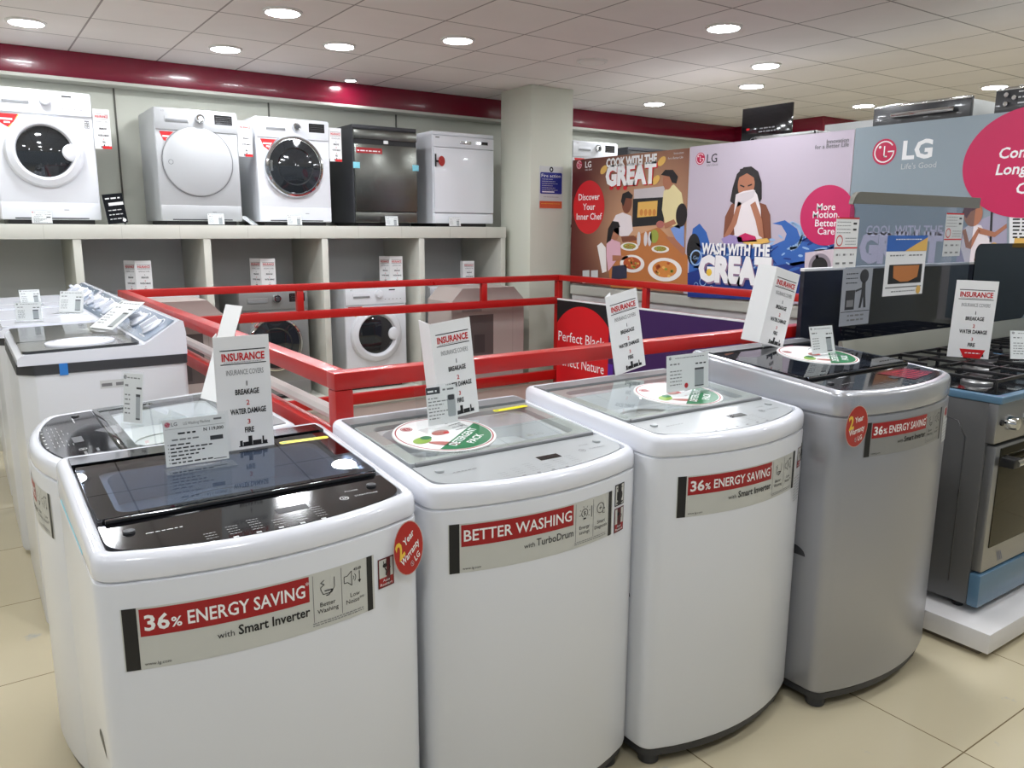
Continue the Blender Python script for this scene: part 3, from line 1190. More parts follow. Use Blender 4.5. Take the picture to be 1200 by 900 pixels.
def twin_tub(loc, label, dark=True, W=.82, D=.56):
    """front faces local -y; control panel rises along the back"""
    t = thing('twin_tub_washer', label, 'washing machine', loc, -math.pi / 2, 'twin tub washers along the aisle')
    ch = .05
    out = fillet([(-W / 2, ch, .01), (-W / 2 + ch, 0, .01), (W / 2 - ch, 0, .01), (W / 2, ch, .01), (W / 2, D, .02), (-W / 2, D, .02)], 3)
    q = B()
    q.loft([at(inset(out, .01), .02), at(out, .04), at(out, .984)], WHITE)
    q.done('cabinet', t)
    q = B()
    q.loft([at(inset(out, -.004), .984), at(inset(out, -.004), 1.02)], DARK_GREY)
    q.done('trim_band', t)
    # upper cover with the profile of the side: low lip, then the panel slope
    prof = [(.0, 1.02), (.0, 1.045), (.02, 1.058), (.41, 1.066), (.535, 1.148), (.555, 1.146), (.562, 1.10), (.562, 1.02)]
    q = B()
    q.loft([[(sx * W / 2, y, z) for y, z in prof] for sx in (-1, -.97, .97, 1)], WHITE_COVER)
    q.done('top_cover', t, 25)
    q = B()
    for sx in (-1, 1):
        pass
    sl = math.atan2(.082, .125)
    U, V = Vector((1, 0, 0)), Vector((0, math.cos(sl), math.sin(sl)))
    Nn = Vector((0, -math.sin(sl), math.cos(sl)))
    PT = planeT(Vector((0, .415, 1.0705)), U, V, Nn, .0006)
    q.poly(PT, rrect(-W / 2 + .025, W / 2 - .025, .004, .138, .012), FILM_GREY, 1)
    for k in range(3):
        u = -W / 2 + .12 + k * .27
        q.scribble(PT, u - .05, u + .05, .02, .004, INK_WHITE, 2, k)
        q.arc(PT, u, .072, .052, .055, 20, 160, INK_WHITE, 2, 16)
    q.done('control_panel', t, 0)
    for k in range(3):
        u = -W / 2 + .12 + k * .27
        c = PT(u, .072, 2)
        q = B()
        q.lathe([(.042, 0), (.044, .006), (.036, .014), (.034, .02), (0, .021)], c, Nn, WHITE_COVER, 24)
        q.box(-.036, .036, -.009, .009, .012, .036, WHITE_COVER, .004, 2, Matrix.Translation(c) @ Matrix(((1, 0, 0), (0, V.y, Nn.y), (0, V.z, Nn.z))).to_4x4() @ Matrix.Rotation(.6 * k, 4, 'Z'))
        q.done('knob', t)
    q = B()
    q.slab(rrect(-W / 2 + .02, .12, .018, .40, .025), lambda x, y: 1.058 + .008 * y / .41, lambda x, y: 1.068 + .008 * y / .41, TT_DARK if dark else WHITE_COVER)
    q.done('wash_lid', t, 28)
    q = B()
    q.slab(rrect(.13, W / 2 - .015, .018, .40, .025), lambda x, y: 1.058 + .008 * y / .41, lambda x, y: 1.068 + .008 * y / .41, TT_DARK if dark else WHITE_COVER)
    lid = q.done('spin_lid', t, 28)
    if dark:
        q = B()
        q.lathe([(.118, 0), (.116, .008), (.085, .012), (.08, .007), (.02, .009), (0, .0095)], ((.13 + W / 2 - .015) / 2, .215, 1.07), (0, -.02, 1), WHITE_COVER, 36)
        q.done('spin_lid_ring', lid)
    q = B()
    ST = planeT((W / 2 + .0045, 0, 0), (0, -1, 0), (0, 0, 1), (1, 0, 0), .0004)
    if dark:
        ST2 = lambda u, v, l=0: Vector((W / 2 + .0045 + .0004 * l, u, v))
        q.rect(ST2, .125, .978, .152, 1.021, BLUE_TAPE, 1)
        q.done('blue_tape', t, 0)
        q = B()
        ST3 = lambda u, v, l=0: Vector((W / 2 + .0008 + .0004 * l, u, v))
        q.rect(ST3, .25, .915, .345, .945, PAPER_DIM, 1)
        q.scribble(ST3, .255, .34, .922, .016, INK_GREY, 2, 5)
        q.done('barcode_sticker', t, 0)
    for sx in (-1, 1):
        for y in (.07, D - .07):
            q = B()
            q.cyl((sx * (W / 2 - .08), y, 0), (0, 0, 1), .024, .024, BLACK, 14, .004)
            q.done('foot', t)
    return t


twin_tub((.14, 3.62, 0), 'twin tub washer with dark lids and a white round spin lid', True)
twin_tub((.12, 4.50, 0), 'second twin tub washer with pale lids, behind the dark-lidded one', False)
twin_tub((.12, 5.38, 0), 'farthest twin tub washer with pale lids by the back shelf', False)

# ================================================================ FRONT LOADERS AND DISHWASHERS


def insurance_print(b, T, W, H, full=True):
    """print of the insurance card; T covers 0..W x 0..H"""
    b.rect(T, W * .1, H * .875, W * .93, H * .884, INK, 1)
    b.rect(T, W * .1, H * .756, W * .93, H * .764, INK, 1)
    b.text(T, 'INSURANCE', W * .515, H * .79, H * .062, INK_RED, 2, 'C', bold=.03, w=W * .78)
    if full:
        b.scribble(T, W * .16, W * .86, H * .773, H * .006, INK_GREY, 2)
    b.text(T, 'INSURANCE COVERS', W * .53, H * .665, H * .045, INK_GREY, 2, 'C', w=W * .68)
    for k, (a, c) in enumerate((('1', 'BREAKAGE'), ('2', 'WATER DAMAGE'), ('3', 'FIRE'))):
        v = H * (.565 - .17 * k)
        b.text(T, a, W * .55, v, H * .042, INK_RED if k else INK, 2, 'C', bold=.01)
        b.text(T, c, W * .55, v - H * .075, H * .045, INK, 2, 'C', bold=.03, w=W * (.44, .66, .17)[k])
    # small skyline of packages at the foot of the card
    for u, wd, hh in ((.36, .05, .05), (.42, .12, .035), (.52, .07, .085), (.6, .16, .04), (.78, .03, .07), (.81, .06, .03)):
        b.rect(T, W * u, H * .03, W * (u + wd), H * (.03 + hh), INK, 2)
    b.rect(T, W * .34, H * .025, W * .88, H * .033, INK, 2)


def front_loader(loc, label, w=.6, h=.84, d=.56, body=WHITE, door='white', group=None, card=True, corner=True, rotz=0, dz=.47, R=.24, name='front_load_washer'):
    t = thing(name, label, 'washing machine' if door != 'plain' else 'dryer', loc, rotz, group)
    q = B()
    q.loft([at(rrect(-w / 2 + .004, w / 2 - .004, .004, d, .012), .03), at(rrect(-w / 2, w / 2, 0, d, .014), .04), at(rrect(-w / 2, w / 2, 0, d, .014), h - .012), at(rrect(-w / 2 + .005, w / 2 - .005, .005, d - .004, .012), h)], body)
    q.done('cabinet', t)
    q = B()
    q.box(-w / 2 + .04, w / 2 - .04, .03, d - .03, .0, .035, BLACK, .004)
    q.done('base', t)
    T = planeT((0, 0, 0), (1, 0, 0), (0, 0, 1), (0, -1, 0), .0008)
    zp = h - .155
    q = B()
    q.box(-w / 2 + .004, w / 2 - .004, -.012, .01, zp, h - .008, body, .008)
    q.done('control_panel', t)
    PT = planeT((0, -.012, 0), (1, 0, 0), (0, 0, 1), (0, -1, 0), .0006)
    q = B()
    q.box(-w / 2 + .07, -w / 2 + .235, -.016, -.008, zp + .055, zp + .10, body, .006)
    q.box(-w / 2 + .075, -w / 2 + .23, -.0175, -.012, zp + .06, zp + .078, MID_GREY, .003)
    q.done('detergent_drawer', t)
    q = B()
    q.lathe([(.036, 0), (.036, .01), (.03, .03), (.028, .033), (0, .034)], (.02, -.011, zp + .09), (0, -1, 0), CHROME if door != 'white' else body, 28)
    q.lathe([(.02, .03), (.018, .037), (0, .038)], (.02, -.011, zp + .09), (0, -1, 0), DARK_GREY if door == 'dark' else body, 24)
    q.done('knob', t)
    q = B()
    if door == 'white':
        q.rect(PT, .12, zp + .118, .18, zp + .128, INK, 1)
        for k in range(5):
            q.rect(PT, .08 + k * .037, zp + .04, .09 + k * .037, zp + .045, INK_GREY, 1)
    else:
        q.rect(PT, .125, zp + .06, .255, zp + .128, BLACK_GLOSS, 1)
        for k in range(4):
            q.scribble(PT, .135, .245, zp + .07 + k * .014, .003, INK_GREY, 2, k)
    q.done('display', t, 0)
    q = B()
    q.text(PT, 'LG', -w / 2 + .05, zp + .125, .012, INK_GREY, 1)
    q.done('brand_mark', t, 0)
    # door
    cz = h * dz
    c = (-.01, 0, cz)
    q = B()
    if door == 'plain':
        q.lathe([(R + .008, -.001), (R + .008, .004), (R, .004), (R - .004, .014), (R - .02, .018), (0, .021)], c, (0, -1, 0), body, 56)
        q.arc(PT, c[0], c[2], R - .001, R + .006, 0, 360, MID_GREY, -8, 48)
        dr = q.done('door', t)
        q = B()
        DT = planeT((c[0], -.0195, c[2]), (1, 0, 0), (0, 0, 1), (0, -1, 0), .0006)
        q.arc(DT, -R * .78, -.01, .014, .018, 0, 360, MID_GREY, 1, 20)
        q.done('door_mark', dr, 0)
    elif door == 'white':
        q.lathe([(R, -.002), (R, .02), (R - .012, .036), (R - .05, .05), (R - .06, .046), (.168, .02), (.16, .0)], c, (0, -1, 0), body, 56)
        dr = q.done('door_ring', t)
        q = B()
        q.lathe([(.172, .016), (.14, .024), (.08, .034), (0, .038)], c, (0, -1, 0), DOOR_GLASS, 48)
        q.done('door_glass', dr)
        q = B()
        q.lathe([(.058, .0), (.058, .036), (.05, .046), (.02, .052), (0, .053)], (c[0] + R - .075, 0, c[2] + .0), (0, -1, 0), body, 30)
        q.done('door_handle', dr)
    else:
        q.lathe([(R + .006, -.002), (R + .006, .022), (R - .004, .04), (R - .018, .046), (R - .022, .04)], c, (0, -1, 0), CHROME, 56)
        dr = q.done('door_ring', t)
        q = B()
        q.lathe([(R - .02, .03), (R - .03, .044), (R - .09, .052), (R - .1, .044), (.08, .05), (0, .054)], c, (0, -1, 0), DOOR_GLASS, 56)
        q.done('door_glass', dr)
        q = B()
        q.arc(planeT((c[0], -.047, c[2]), (1, 0, 0), (0, 0, 1), (0, -1, 0), .0008), 0, 0, R - .05, R - .03, 168, 192, CHROME, 1, 8)
        q.done('door_handle', dr)
    q = B()
    q.box(-w / 2 + .006, w / 2 - .006, -.004, .004, .035, .145, body, .004)
    q.box(w * .12, w * .17, -.0055, -.002, .095, .099, MID_GREY)
    q.box(-w / 2 + .08, w / 2 - .08, -.0052, -.002, .036, .044, DARK_GREY)
    q.done('kick_plate', t)
    if corner:
        q = B()
        CT = planeT((-w / 2, -.001, 0), (1, 0, 0), (0, 0, 1), (0, -1, 0), .0008)
        zc = zp - .012
        q.poly(CT, [(.03, zc), (.16, zc), (.13, zc - .05), (.095, zc - .085), (.055, zc - .06)], INK_RED, 1)
        q.poly(CT, [(.16, zc), (.165, zc - .004), (.10, zc - .09), (.095, zc - .085), (.132, zc - .05)], INK_YELLOW, 2)
        q.rect(CT, .05, zc - .04, .125, zc - .028, INK_WHITE, 2)
        q.rect(CT, .075, zc - .06, .11, zc - .05, INK_WHITE, 2)
        q.done('corner_sticker', t, 0)
    if door == 'white':
        q = B()
        q.rect(T, w / 2 - .055, zp - .075, w / 2 - .025, zp - .022, INK_GREY, 1)
        for k in range(3):
            q.scribble(T, w / 2 - .052, w / 2 - .028, zp - .068 + k * .015, .006, PAPER, 2, k)
        q.done('rating_sticker', t, 0)
    if card:
        insurance_flag(t, w / 2 + .0, .52, .105, .265)
    return t


def insurance_flag(t, x, z, W, H):
    """insurance card taped to the side edge of a machine"""
    q = B()
    q.box(x, x + W, -.003, -.001, z, z + H, PAPER)
    q.box(x, x + .02, -.001, .02, z + .02, z + H - .02, PAPER)
    FT = planeT((x, -.0032, z), (1, 0, 0), (0, 0, 1), (0, -1, 0), .0005)
    insurance_print(q, FT, W, H, False)
    q.rect(FT, W * .45, 0, W, H * .075, INK_RED, 3)
    q.done('insurance_card', t, 0)


def dishwasher(loc, label, body, front, dark=False, w=.6, h=.83, d=.56):
    t = thing('dishwasher', label, 'dishwasher', loc)
    q = B()
    q.loft([at(rrect(-w / 2, w / 2, .012, d, .006), .03), at(rrect(-w / 2, w / 2, .012, d, .006), h - .03)], body)
    q.done('cabinet', t)
    q = B()
    q.box(-w / 2 - .002, w / 2 + .002, .0, d, h - .032, h, front if not dark else DARK_GREY, .005)
    q.done('top_board', t)
    q = B()
    q.box(-w / 2 + .05, w / 2 - .05, .05, d - .03, 0, .035, BLACK)
    q.done('base', t)
    PT = planeT((0, -.014, 0), (1, 0, 0), (0, 0, 1), (0, -1, 0), .0006)
    q = B()
    if dark:
        q.box(-w / 2 + .004, w / 2 - .004, -.014, .02, h - .115, h - .038, front, .006)
        q.box(-w / 2 + .006, w / 2 - .006, -.002, .02, h - .155, h - .115, BLACK)
        q.box(-.02, .02, -.018, -.002, h - .145, h - .118, PAPER, .004)
    else:
        q.box(-w / 2 + .004, w / 2 - .004, -.014, .02, h - .135, h - .036, front, .006)
        q.rect(PT, .12, h - .095, .25, h - .068, BLACK_GLOSS, 1)
        q.rect(PT, -w / 2 + .02, h - .06, -w / 2 + .06, h - .05, INK_GREY, 1)
        q.box(-.05, .07, -.022, -.008, h - .10, h - .072, CHROME, .006)
    q.done('control_panel', t)
    q = B()
    zt = h - (.155 if dark else .138)
    q.box(-w / 2 + .006, w / 2 - .006, -.016, .02, .125, zt, front, .006)
    dr = q.done('door', t)
    if dark:
        q = B()
        DT = planeT((0, -.017, 0), (1, 0, 0), (0, 0, 1), (0, -1, 0), .0006)
        q.rect(DT, -w / 2 + .02, zt - .075, -.04, zt - .03, LABEL_RED, 1)
        q.scribble(DT, -w / 2 + .03, -.06, zt - .06, .012, PAPER, 2)
        q.done('door_sticker', dr, 0)
        for sx in (-1, 1):
            q = B()
            q.box(sx * (w / 2 - .02) - .03, sx * (w / 2 - .02) + .03, -.019, -.016, zt - .2, zt - .15, CYAN_TAPE, .001)
            q.done('door_tape', dr)
    else:
        q = B()
        q.lathe([(.042, .0), (.044, .004), (.04, .008), (0, .009)], (-w / 2 + .07, -.03, zt - .12), (.4, -1, 0), mat('warranty_red', (176, 26, 24)), 24)
        q.box(-w / 2 + .01, -w / 2 + .02, -.03, -.015, zt - .17, zt - .06, BLACK, .002)
        q.box(-w / 2 + .015, -w / 2 + .07, -.03, -.026, zt - .13, zt - .115, BLACK, .002)
        q.done('round_sticker', dr)
    q = B()
    q.box(-w / 2 + .006, w / 2 - .006, -.006, .02, .03, .118, front, .005)
    q.done('kick_plate', t)
    return t


SX = 6.38
front_loader((.586, SX, SH_Z), 'white front-loading washer with white door ring at the left end of the top shelf', .604, .88, .56, WHITE, 'white', dz=.545, R=.235)
DRY_SILVER = mat('dryer_silver', (186, 188, 190), rough=.35, metal=.3, vary=.01)
front_loader((1.58, SX, SH_Z), 'silver grey dryer with a plain solid round door on the top shelf', .594, .835, .56, DRY_SILVER, 'plain', dz=.555, R=.25, name='dryer')
front_loader((2.312, SX, SH_Z), 'white front-loading washer with a big dark glass door on the top shelf', .596, .83, .56, WHITE, 'dark', dz=.555, R=.235)
dishwasher((3.113, SX, SH_Z), 'dark steel dishwasher with blue tape on its door on the top shelf', DARK_GREY, DISH_STEEL, True, .594, .83)
dishwasher((3.893, SX, SH_Z), 'white dishwasher next to the pillar on the top shelf', WHITE, WHITE, False, .64, .83)
# machines standing in the open bays below
front_loader((1.235, SX, .1), 'white washer in the left shelf bay, behind a boxy machine back', .56, .9, .56, WHITE, 'dark', card=False)
SIL = mat('washer_silver', (140, 141, 140), rough=.35, metal=.35, vary=.01)
front_loader((2.085, SX, .1), 'silver front-loading washer in the shelf bay behind the railing corner', .57, .9, .56, SIL, 'dark', card=False, dz=.52, R=.225)
front_loader((2.985, SX, .1), 'white front-loading washer in the shelf bay behind the railing centre', .585, .9, .56, WHITE, 'white', card=False, dz=.535, R=.24)
front_loader((3.79, SX, .1), 'white washer in the last shelf bay, behind a boxy machine back', .56, .88, .56, WHITE, 'dark', card=False)
# beyond the pillar
front_loader((5.45, SX, SH_Z), 'white dark-door washer peeking out between pillar and food poster', .6, .85, .56, WHITE, 'dark', card=False)
dishwasher((6.2, SX, SH_Z), 'dark steel dishwasher showing above the food poster', DARK_GREY, DARK_STEEL, True)
front_loader((6.95, SX, SH_Z), 'white front-loading washer showing above the food poster, farther right', .6, .82, .56, WHITE, 'white', card=False)

TAUPE = mat('back_cover_taupe', (172, 160, 154), rough=.5, vary=.02)


def machine_back(x0, x1, label, opening=True):
    w = x1 - x0
    t = thing('twin_tub_washer', label, 'washing machine', ((x0 + x1) / 2, 5.76, 0), 0, None)
    q = B()
    prof = [(-w / 2, .03), (w / 2, .03), (w / 2, .89), (w / 2 - .11, 1.0), (-w / 2 + .11, 1.0), (-w / 2, .89)]
    q.loft([[(x, y, z) for x, z in prof] for y in (0, .01, .40, .41)], TAUPE)
    q.done('back_cover', t, 25)
    q = B()
    BT = planeT((0, 0, 0), (1, 0, 0), (0, 0, 1), (0, -1, 0), .001)
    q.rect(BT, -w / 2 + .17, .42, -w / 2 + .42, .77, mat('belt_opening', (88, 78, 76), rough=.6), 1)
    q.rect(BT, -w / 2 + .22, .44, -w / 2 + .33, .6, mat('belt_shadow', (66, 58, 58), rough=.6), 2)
    q.rect(BT, -w / 2 + .1, .8, -w / 2 + .3, .82, mat('vent_slot', (140, 130, 126), rough=.6), 1)
    q.rect(BT, w / 2 - .12, .08, w / 2 - .117, .84, mat('vent_slot', (140, 130, 126)), 1)
    q.done('service_panel', t, 0)
    for sx in (-1, 1):
        for y in (.06, .35):
            q = B()
            q.cyl((sx * (w / 2 - .07), y, 0), (0, 0, 1), .022, .032, BLACK, 14)
            q.done('foot', t)
    return t


machine_back(3.385, 4.13, 'boxy pinkish-grey machine seen from behind beside the pillar, with a dark opening')
machine_back(.95, 1.525, 'boxy grey machine seen from behind at the far left corner of the railing')

# ================================================================ SIGNS AND PRICE CARDS


def insurance_sign(loc, rot, label, W=.13, H=.285, side=(-.45, .89), group='insurance table cards', both=False, sidew=1.0, stand=False, blank=False):
    """upright card folded like an open book: printed front and a second leaf"""
    t = thing('insurance_card', label, 'sign', loc, rot, group)
    q = B()
    q.box(0, W, 0, .0015, 0, H, PAPER)
    FT = planeT((0, -.0002, 0), (1, 0, 0), (0, 0, 1), (0, -1, 0), .0003)
    if not blank:
        insurance_print(q, FT, W, H)
    if stand:
        q.poly(FT, [(W * .28, H * .115), (W * .9, H * .115), (W * .8, 0), (W * .4, 0)], INK_RED, 3)
        q.scribble(FT, W * .42, W * .78, H * .06, H * .015, INK_WHITE, 4)
    q.done('front_leaf', t, 0)
    q = B()
    d = Vector((side[0], side[1], 0)).normalized()
    L_ = W * sidew
    n = Vector((-d.y, d.x, 0))
    V = [Vector((0, 0, 0)), d * L_, d * L_ + n * .0015, n * .0015]
    q.faces([v + Vector((0, 0, z)) for z in (0, H) for v in V], [(0, 1, 2, 3), (4, 5, 6, 7), (0, 1, 5, 4), (1, 2, 6, 5), (2, 3, 7, 6), (3, 0, 4, 7)], PAPER)
    if both:
        ST = planeT(d * L_ + n * .0018, -d, (0, 0, 1), n, .0003)
        insurance_print(q, ST, L_, H)
    q.done('side_leaf', t, 0)
    return t


def price_card(loc, rot, label, W=.14, H=.112, style='a', tilt=.16, group='price cards in clear stands', margin=.006, foot=.05, over=0.0):
    t = thing('price_card', label, 'price card', loc, (0, 0, rot) if not isinstance(rot, tuple) else rot, group)
    ct, st = math.cos(tilt), math.sin(tilt)
    V, N = Vector((0, st, ct)), Vector((0, -ct, st))
    CT = planeT((0, .0, .002), (1, 0, 0), V, N, .0004)

    def plate(q, u0, u1, v0, v1, th, m, lift=0.0):
        P = [CT(u, v, 0) + N * (lift + s) for s in (0, th) for u, v in ((u0, v0), (u1, v0), (u1, v1), (u0, v1))]
        q.faces(P, [(3, 2, 1, 0), (4, 5, 6, 7), (0, 1, 5, 4), (1, 2, 6, 5), (2, 3, 7, 6), (3, 0, 4, 7)], m)
    q = B()
    plate(q, -over - margin, W + margin, 0, H + margin, .0018, ACRYLIC, .0012)
    q.box(-over - margin, W + margin, -foot, .0, 0, .0018, ACRYLIC)
    q.done('acrylic_stand', t, 0)
    q = B()
    plate(q, 0, W, .004, H, .0006, PAPER)
    CT0 = CT
    CT = lambda u, v, l=0: CT0(u, v, 0) + N * (.0007 + .0002 * l)
    if style == 'a':
        logo(q, CT, W * .07, H * .9, H * .055, 1)
        q.text(CT, 'LG', W * .13, H * .865, H * .07, INK_GREY, 1, bold=.02)
        q.text(CT, 'LG Washing Machine', W * .32, H * .865, H * .06, INK_GREY, 1, w=W * .42)
        q.scribble(CT, W * .8, W * .96, H * .9, H * .05, INK_GREY, 1)
        q.rect(CT, W * .03, H * .8, W * .97, H * .806, INK_GREY, 1)
        q.scribble(CT, W * .22, W * .5, H * .68, H * .05, INK, 1, 3)
        q.text(CT, 'N 119,000', W * .95, H * .69, H * .065, INK, 1, 'R', bold=.02)
        q.scribble(CT, W * .12, W * .55, H * .56, H * .04, INK_GREY, 1, 9)
        q.rect(CT, W * .72, H * .48, W * .93, H * .57, DARK_GREY, 1)
        for k in range(6):
            q.rect(CT, W * .05, H * (.47 - .075 * k), W * .062, H * (.49 - .075 * k), INK, 1)
            q.scribble(CT, W * .085, W * (.4 + .12 * ((k * 3) % 4)), H * (.46 - .075 * k), H * .038, INK, 1, k)
        q.rect(CT, W * .75, H * .07, W * .96, H * .085, INK, 1)
    elif style == 'b':
        q.rect(CT, W * .0, H * .82, W * .46, H * .99, DARK_GREY, 1)
        q.scribble(CT, W * .05, W * .35, H * .87, H * .06, INK_WHITE, 2)
        q.scribble(CT, W * .55, W * .95, H * .88, H * .06, INK_GREY, 1)
        for k in range(7):
            q.scribble(CT, W * .05, W * (.4 + .15 * ((k * 5) % 3)), H * (.7 - .085 * k), H * .035, INK_GREY, 1, k)
        q.poly(CT, rrect(W * .68, W * .95, H * .2, H * .76, W * .05), GREY_PLASTIC, 1)
        q.poly(CT, rrect(W * .71, W * .92, H * .62, H * .75, W * .04), DARK_GREY, 2)
    else:
        logo(q, CT, W * .08, H * .92, H * .045, 1, INK_GREY)
        q.scribble(CT, W * .2, W * .9, H * .9, H * .03, INK_GREY, 1, 1)
        q.scribble(CT, W * .08, W * .3, H * .74, H * .05, INK_GREY, 1, 2)
        q.scribble(CT, W * .68, W * .95, H * .7, H * .05, INK, 1, 3)
        for k in range(5):
            q.scribble(CT, W * .08, W * (.35 + .1 * ((k * 3) % 3)), H * (.56 - .09 * k), H * .035, INK_GREY, 1, k)
        q.rect(CT, W * .66, H * .12, W * .88, H * .6, GREY_PLASTIC, 1)
        q.rect(CT, W * .66, H * .55, W * .88, H * .6, DARK_GREY, 2)
        q.rect(CT, W * .66, H * .1, W * .88, H * .13, DARK_GREY, 2)
        if style == 'c':
            q.ell(CT, W * .46, H * .16, H * .07, H * .07, INK_RED, 2, 18)
    q.done('paper_card', t, 0)
    return t


def promo_disc(loc, tilt, label, r=.138, rot=0):
    """round printed carton lying on a glass lid"""
    t = thing('promotional_disc', label, 'promotional disc', loc, (tilt, 0, rot), 'round printed cartons on the glass lids')
    q = B()
    q.lathe([(r - .002, 0), (r, .002), (r - .001, .005), (0, .005)], (0, 0, 0), (0, 0, 1), PAPER, 56)
    q.done('disc', t)
    q = B()
    T = planeT((0, 0, .0052), (1, 0, 0), (0, 1, 0), (0, 0, 1), .00025)
    q.arc(T, 0, 0, r * .925, r * .95, 0, 360, LABEL_RED, 1, 56)
    # green band across the front right, lettered
    P = [(r * .9 * math.cos(a), r * .9 * math.sin(a)) for a in [math.radians(x) for x in range(-125, 22, 5)]]
    q.poly(T, P, GREEN, 2)
    d = math.radians(37.5)
    q.text(T, 'DETERGENT', -r * .17, -r * .72, r * .15, INK_WHITE, 3, bold=.02, rot=d, w=r * 1.12)
    q.text(T, 'PACK', r * .2, -r * .74, r * .15, INK_WHITE, 3, bold=.02, rot=d)
    logo(q, T, -r * .55, r * .52, r * .12, 2, LABEL_RED)
    q.ell(T, -r * .58, -r * .18, r * .22, r * .15, LEAF, 2, 18, .5)
    q.ell(T, -r * .45, -r * .08, r * .12, r * .1, GREEN, 3, 12, .2)
    q.ell(T, -r * .28, -r * .5, r * .3, r * .1, MEAT, 2, 18, -.6)
    q.ell(T, -r * .05, r * .08, r * .2, r * .13, MEAT, 2, 18, .3)
    q.ell(T, r * .05, r * .02, r * .06, r * .06, INK_RED, 3, 12)
    for k in range(4):
        q.line(T, [(r * .3, r * (.5 - .14 * k)), (r * .62, r * (.62 - .16 * k))], r * .03, INK_GREY, 2)
    q.done('print', t, 0)
    return t


def tz(x0, y0, zf, zr, d, y):      # height of a washer's lid glass at world y
    return zf + (zr - zf) * (y - y0) / d + .0008


W1z = lambda y: tz(0, 1.475, .934, .98, .575, y)
W2z = lambda y: tz(0, 1.475, .936, .982, .57, y)
W3z = lambda y: tz(0, 1.415, .972, 1.012, .6, y)
W4z = lambda y: tz(0, 1.31, 1.035, 1.088, .6, y)
# front row
insurance_sign((.475, 1.905, W1z(1.905)), 0, 'large insurance card standing on the nearest black-topped washer', .13, .278, (.35, .94), both=False, sidew=.6)
price_card((.341, 1.845, W1z(1.845)), -.02, 'price card for the nearest washer, in front of its insurance card', .137, .11, 'a', .1)
insurance_sign((1.07, 1.885, W2z(1.885)), (0, -.11, -.04), 'insurance card leaning left on the second washer, a blank leaf showing at its left', .124, .276, (.15, .98), sidew=.8)
price_card((1.0, 1.83, W2z(1.83) + .005), .05, 'small price card with a washer picture on the printed disc of the second washer', .096, .108, 'b', .12, over=.03)
insurance_sign((1.803, 1.975, W3z(1.975)), (0, -.2, -.05), 'insurance card leaning strongly left on the white washer beside the silver one', .135, .275, (.8, .6), sidew=.5)
price_card((1.765, 1.70, W3z(1.70) + .006), -.02, 'price card with a red dot on the white washer beside the silver one', .185, .118, 'c', .06)
t = insurance_sign((2.325, 1.80, W4z(1.80) + .027), (0, .25, -.05), 'insurance card turned aside on the silver washer, its blank leaf towards us', .13, .275, (-.35, .5), sidew=.5)
q = B()
q.faces([(.04, .02, -.01), (.14, .03, -.024), (.12, .04, .24), (.05, .03, .262)], [(0, 1, 2, 3)], PAPER)
q.done('back_leaf', t, 0)
price_card((2.41, 1.64, W4z(1.64) + .006), -.12, 'small price card leaning on the silver washer', .115, .10, 'd', .25)
promo_disc((1.018, 1.776, W2z(1.776)), .08, 'round detergent pack disc on the lid of the second washer')
promo_disc((1.815, 1.70, W3z(1.70)), .066, 'round detergent pack disc on the lid of the white washer beside the silver one')
promo_disc((2.455, 1.65, W4z(1.65)), .088, 'round detergent pack disc on the lid of the silver washer')
# aisle row
insurance_sign((.575, 2.5, .985), (-.36, 0, -1.3), 'white card leaning on the aisle washer, seen half behind the big insurance card', .09, .30, (-.2, .95), sidew=.2, blank=True)
price_card((.335, 2.36, .966), -1.0, 'clear stand with a creased price card on the black-topped aisle washer', .07, .14, 'd', .12, foot=.09)
price_card((.43, 3.72, 1.082), -1.15, 'large grey price card lying tilted on the dark-lidded twin tub', .16, .19, 'd', 1.0)
price_card((.20, 4.2, 1.075), -.1, 'small price card on the second twin tub, the nearer one', .1, .085, 'd', .1)
price_card((.27, 5.05, 1.075), .2, 'small folded price card on the farthest twin tub', .1, .085, 'd', .25)
price_card((.40, 4.55, 1.075), -.6, 'price card tilted at the knobs of the second twin tub', .12, .11, 'd', .3)
# cards in the shelf bays
for x, z, lb, y in ((1.0, 1.0, 'open insurance card on the hidden white washer in the left shelf bay', 6.45), (1.93, 1.0, 'open insurance card on the silver washer in the shelf bay', 6.45),
                    (3.075, 1.0, 'open insurance card on the white washer in the shelf bay', 6.45)):
    insurance_sign((x + .09, y, z), -.35, lb, .11, .255, (-.75, .55), both=True)
insurance_sign((3.92, 6.45, .98), -.25, 'single insurance card on the hidden washer next to the pillar', .11, .22, (-.3, .9), both=False, sidew=.4)
# cards lying on the shelf edge
for x, lb, kind in ((.455, 'white card before the left-end washer on the top shelf', 'a'), (1.60, 'white card before the silver dryer on the top shelf', 'd'),
                    (2.21, 'white price card before the dark-door washer on the top shelf', 'd'), (3.07, 'white price card before the steel dishwasher on the top shelf', 'd'),
                    (3.70, 'white price card before the white dishwasher on the top shelf', 'd')):
    price_card((x, 6.32, SH_Z), 0, lb, .12, .085, kind, .15)
price_card((1.93, 6.33, SH_Z), .9, 'grey folded leaflet lying between dryer and dark-door washer on the top shelf', .13, .12, 'd', .95)
t = thing('leaflet', 'black printed leaflet leaning beside the left-end washer on the top shelf', 'leaflet', (.915, 6.30, SH_Z), (0, -.13, .0))
q = B()
q.box(0, .13, 0, .003, 0, .205, BLACK_GLOSS)
LT = planeT((0, -.0003, 0), (1, 0, 0), (0, 0, 1), (0, -1, 0), .0006)
q.scribble(LT, .015, .11, .17, .012, PAPER, 1)
q.rect(LT, .03, .125, .125, .145, INK_WHITE, 1)
for k in range(3):
    q.scribble(LT, .02, .11, .09 - k * .03, .008, PAPER_DIM, 1, k)
q.ell(LT, .11, .018, .012, .012, INK_WHITE, 1, 12)
q.done('sheet', t, 0)
q = B()
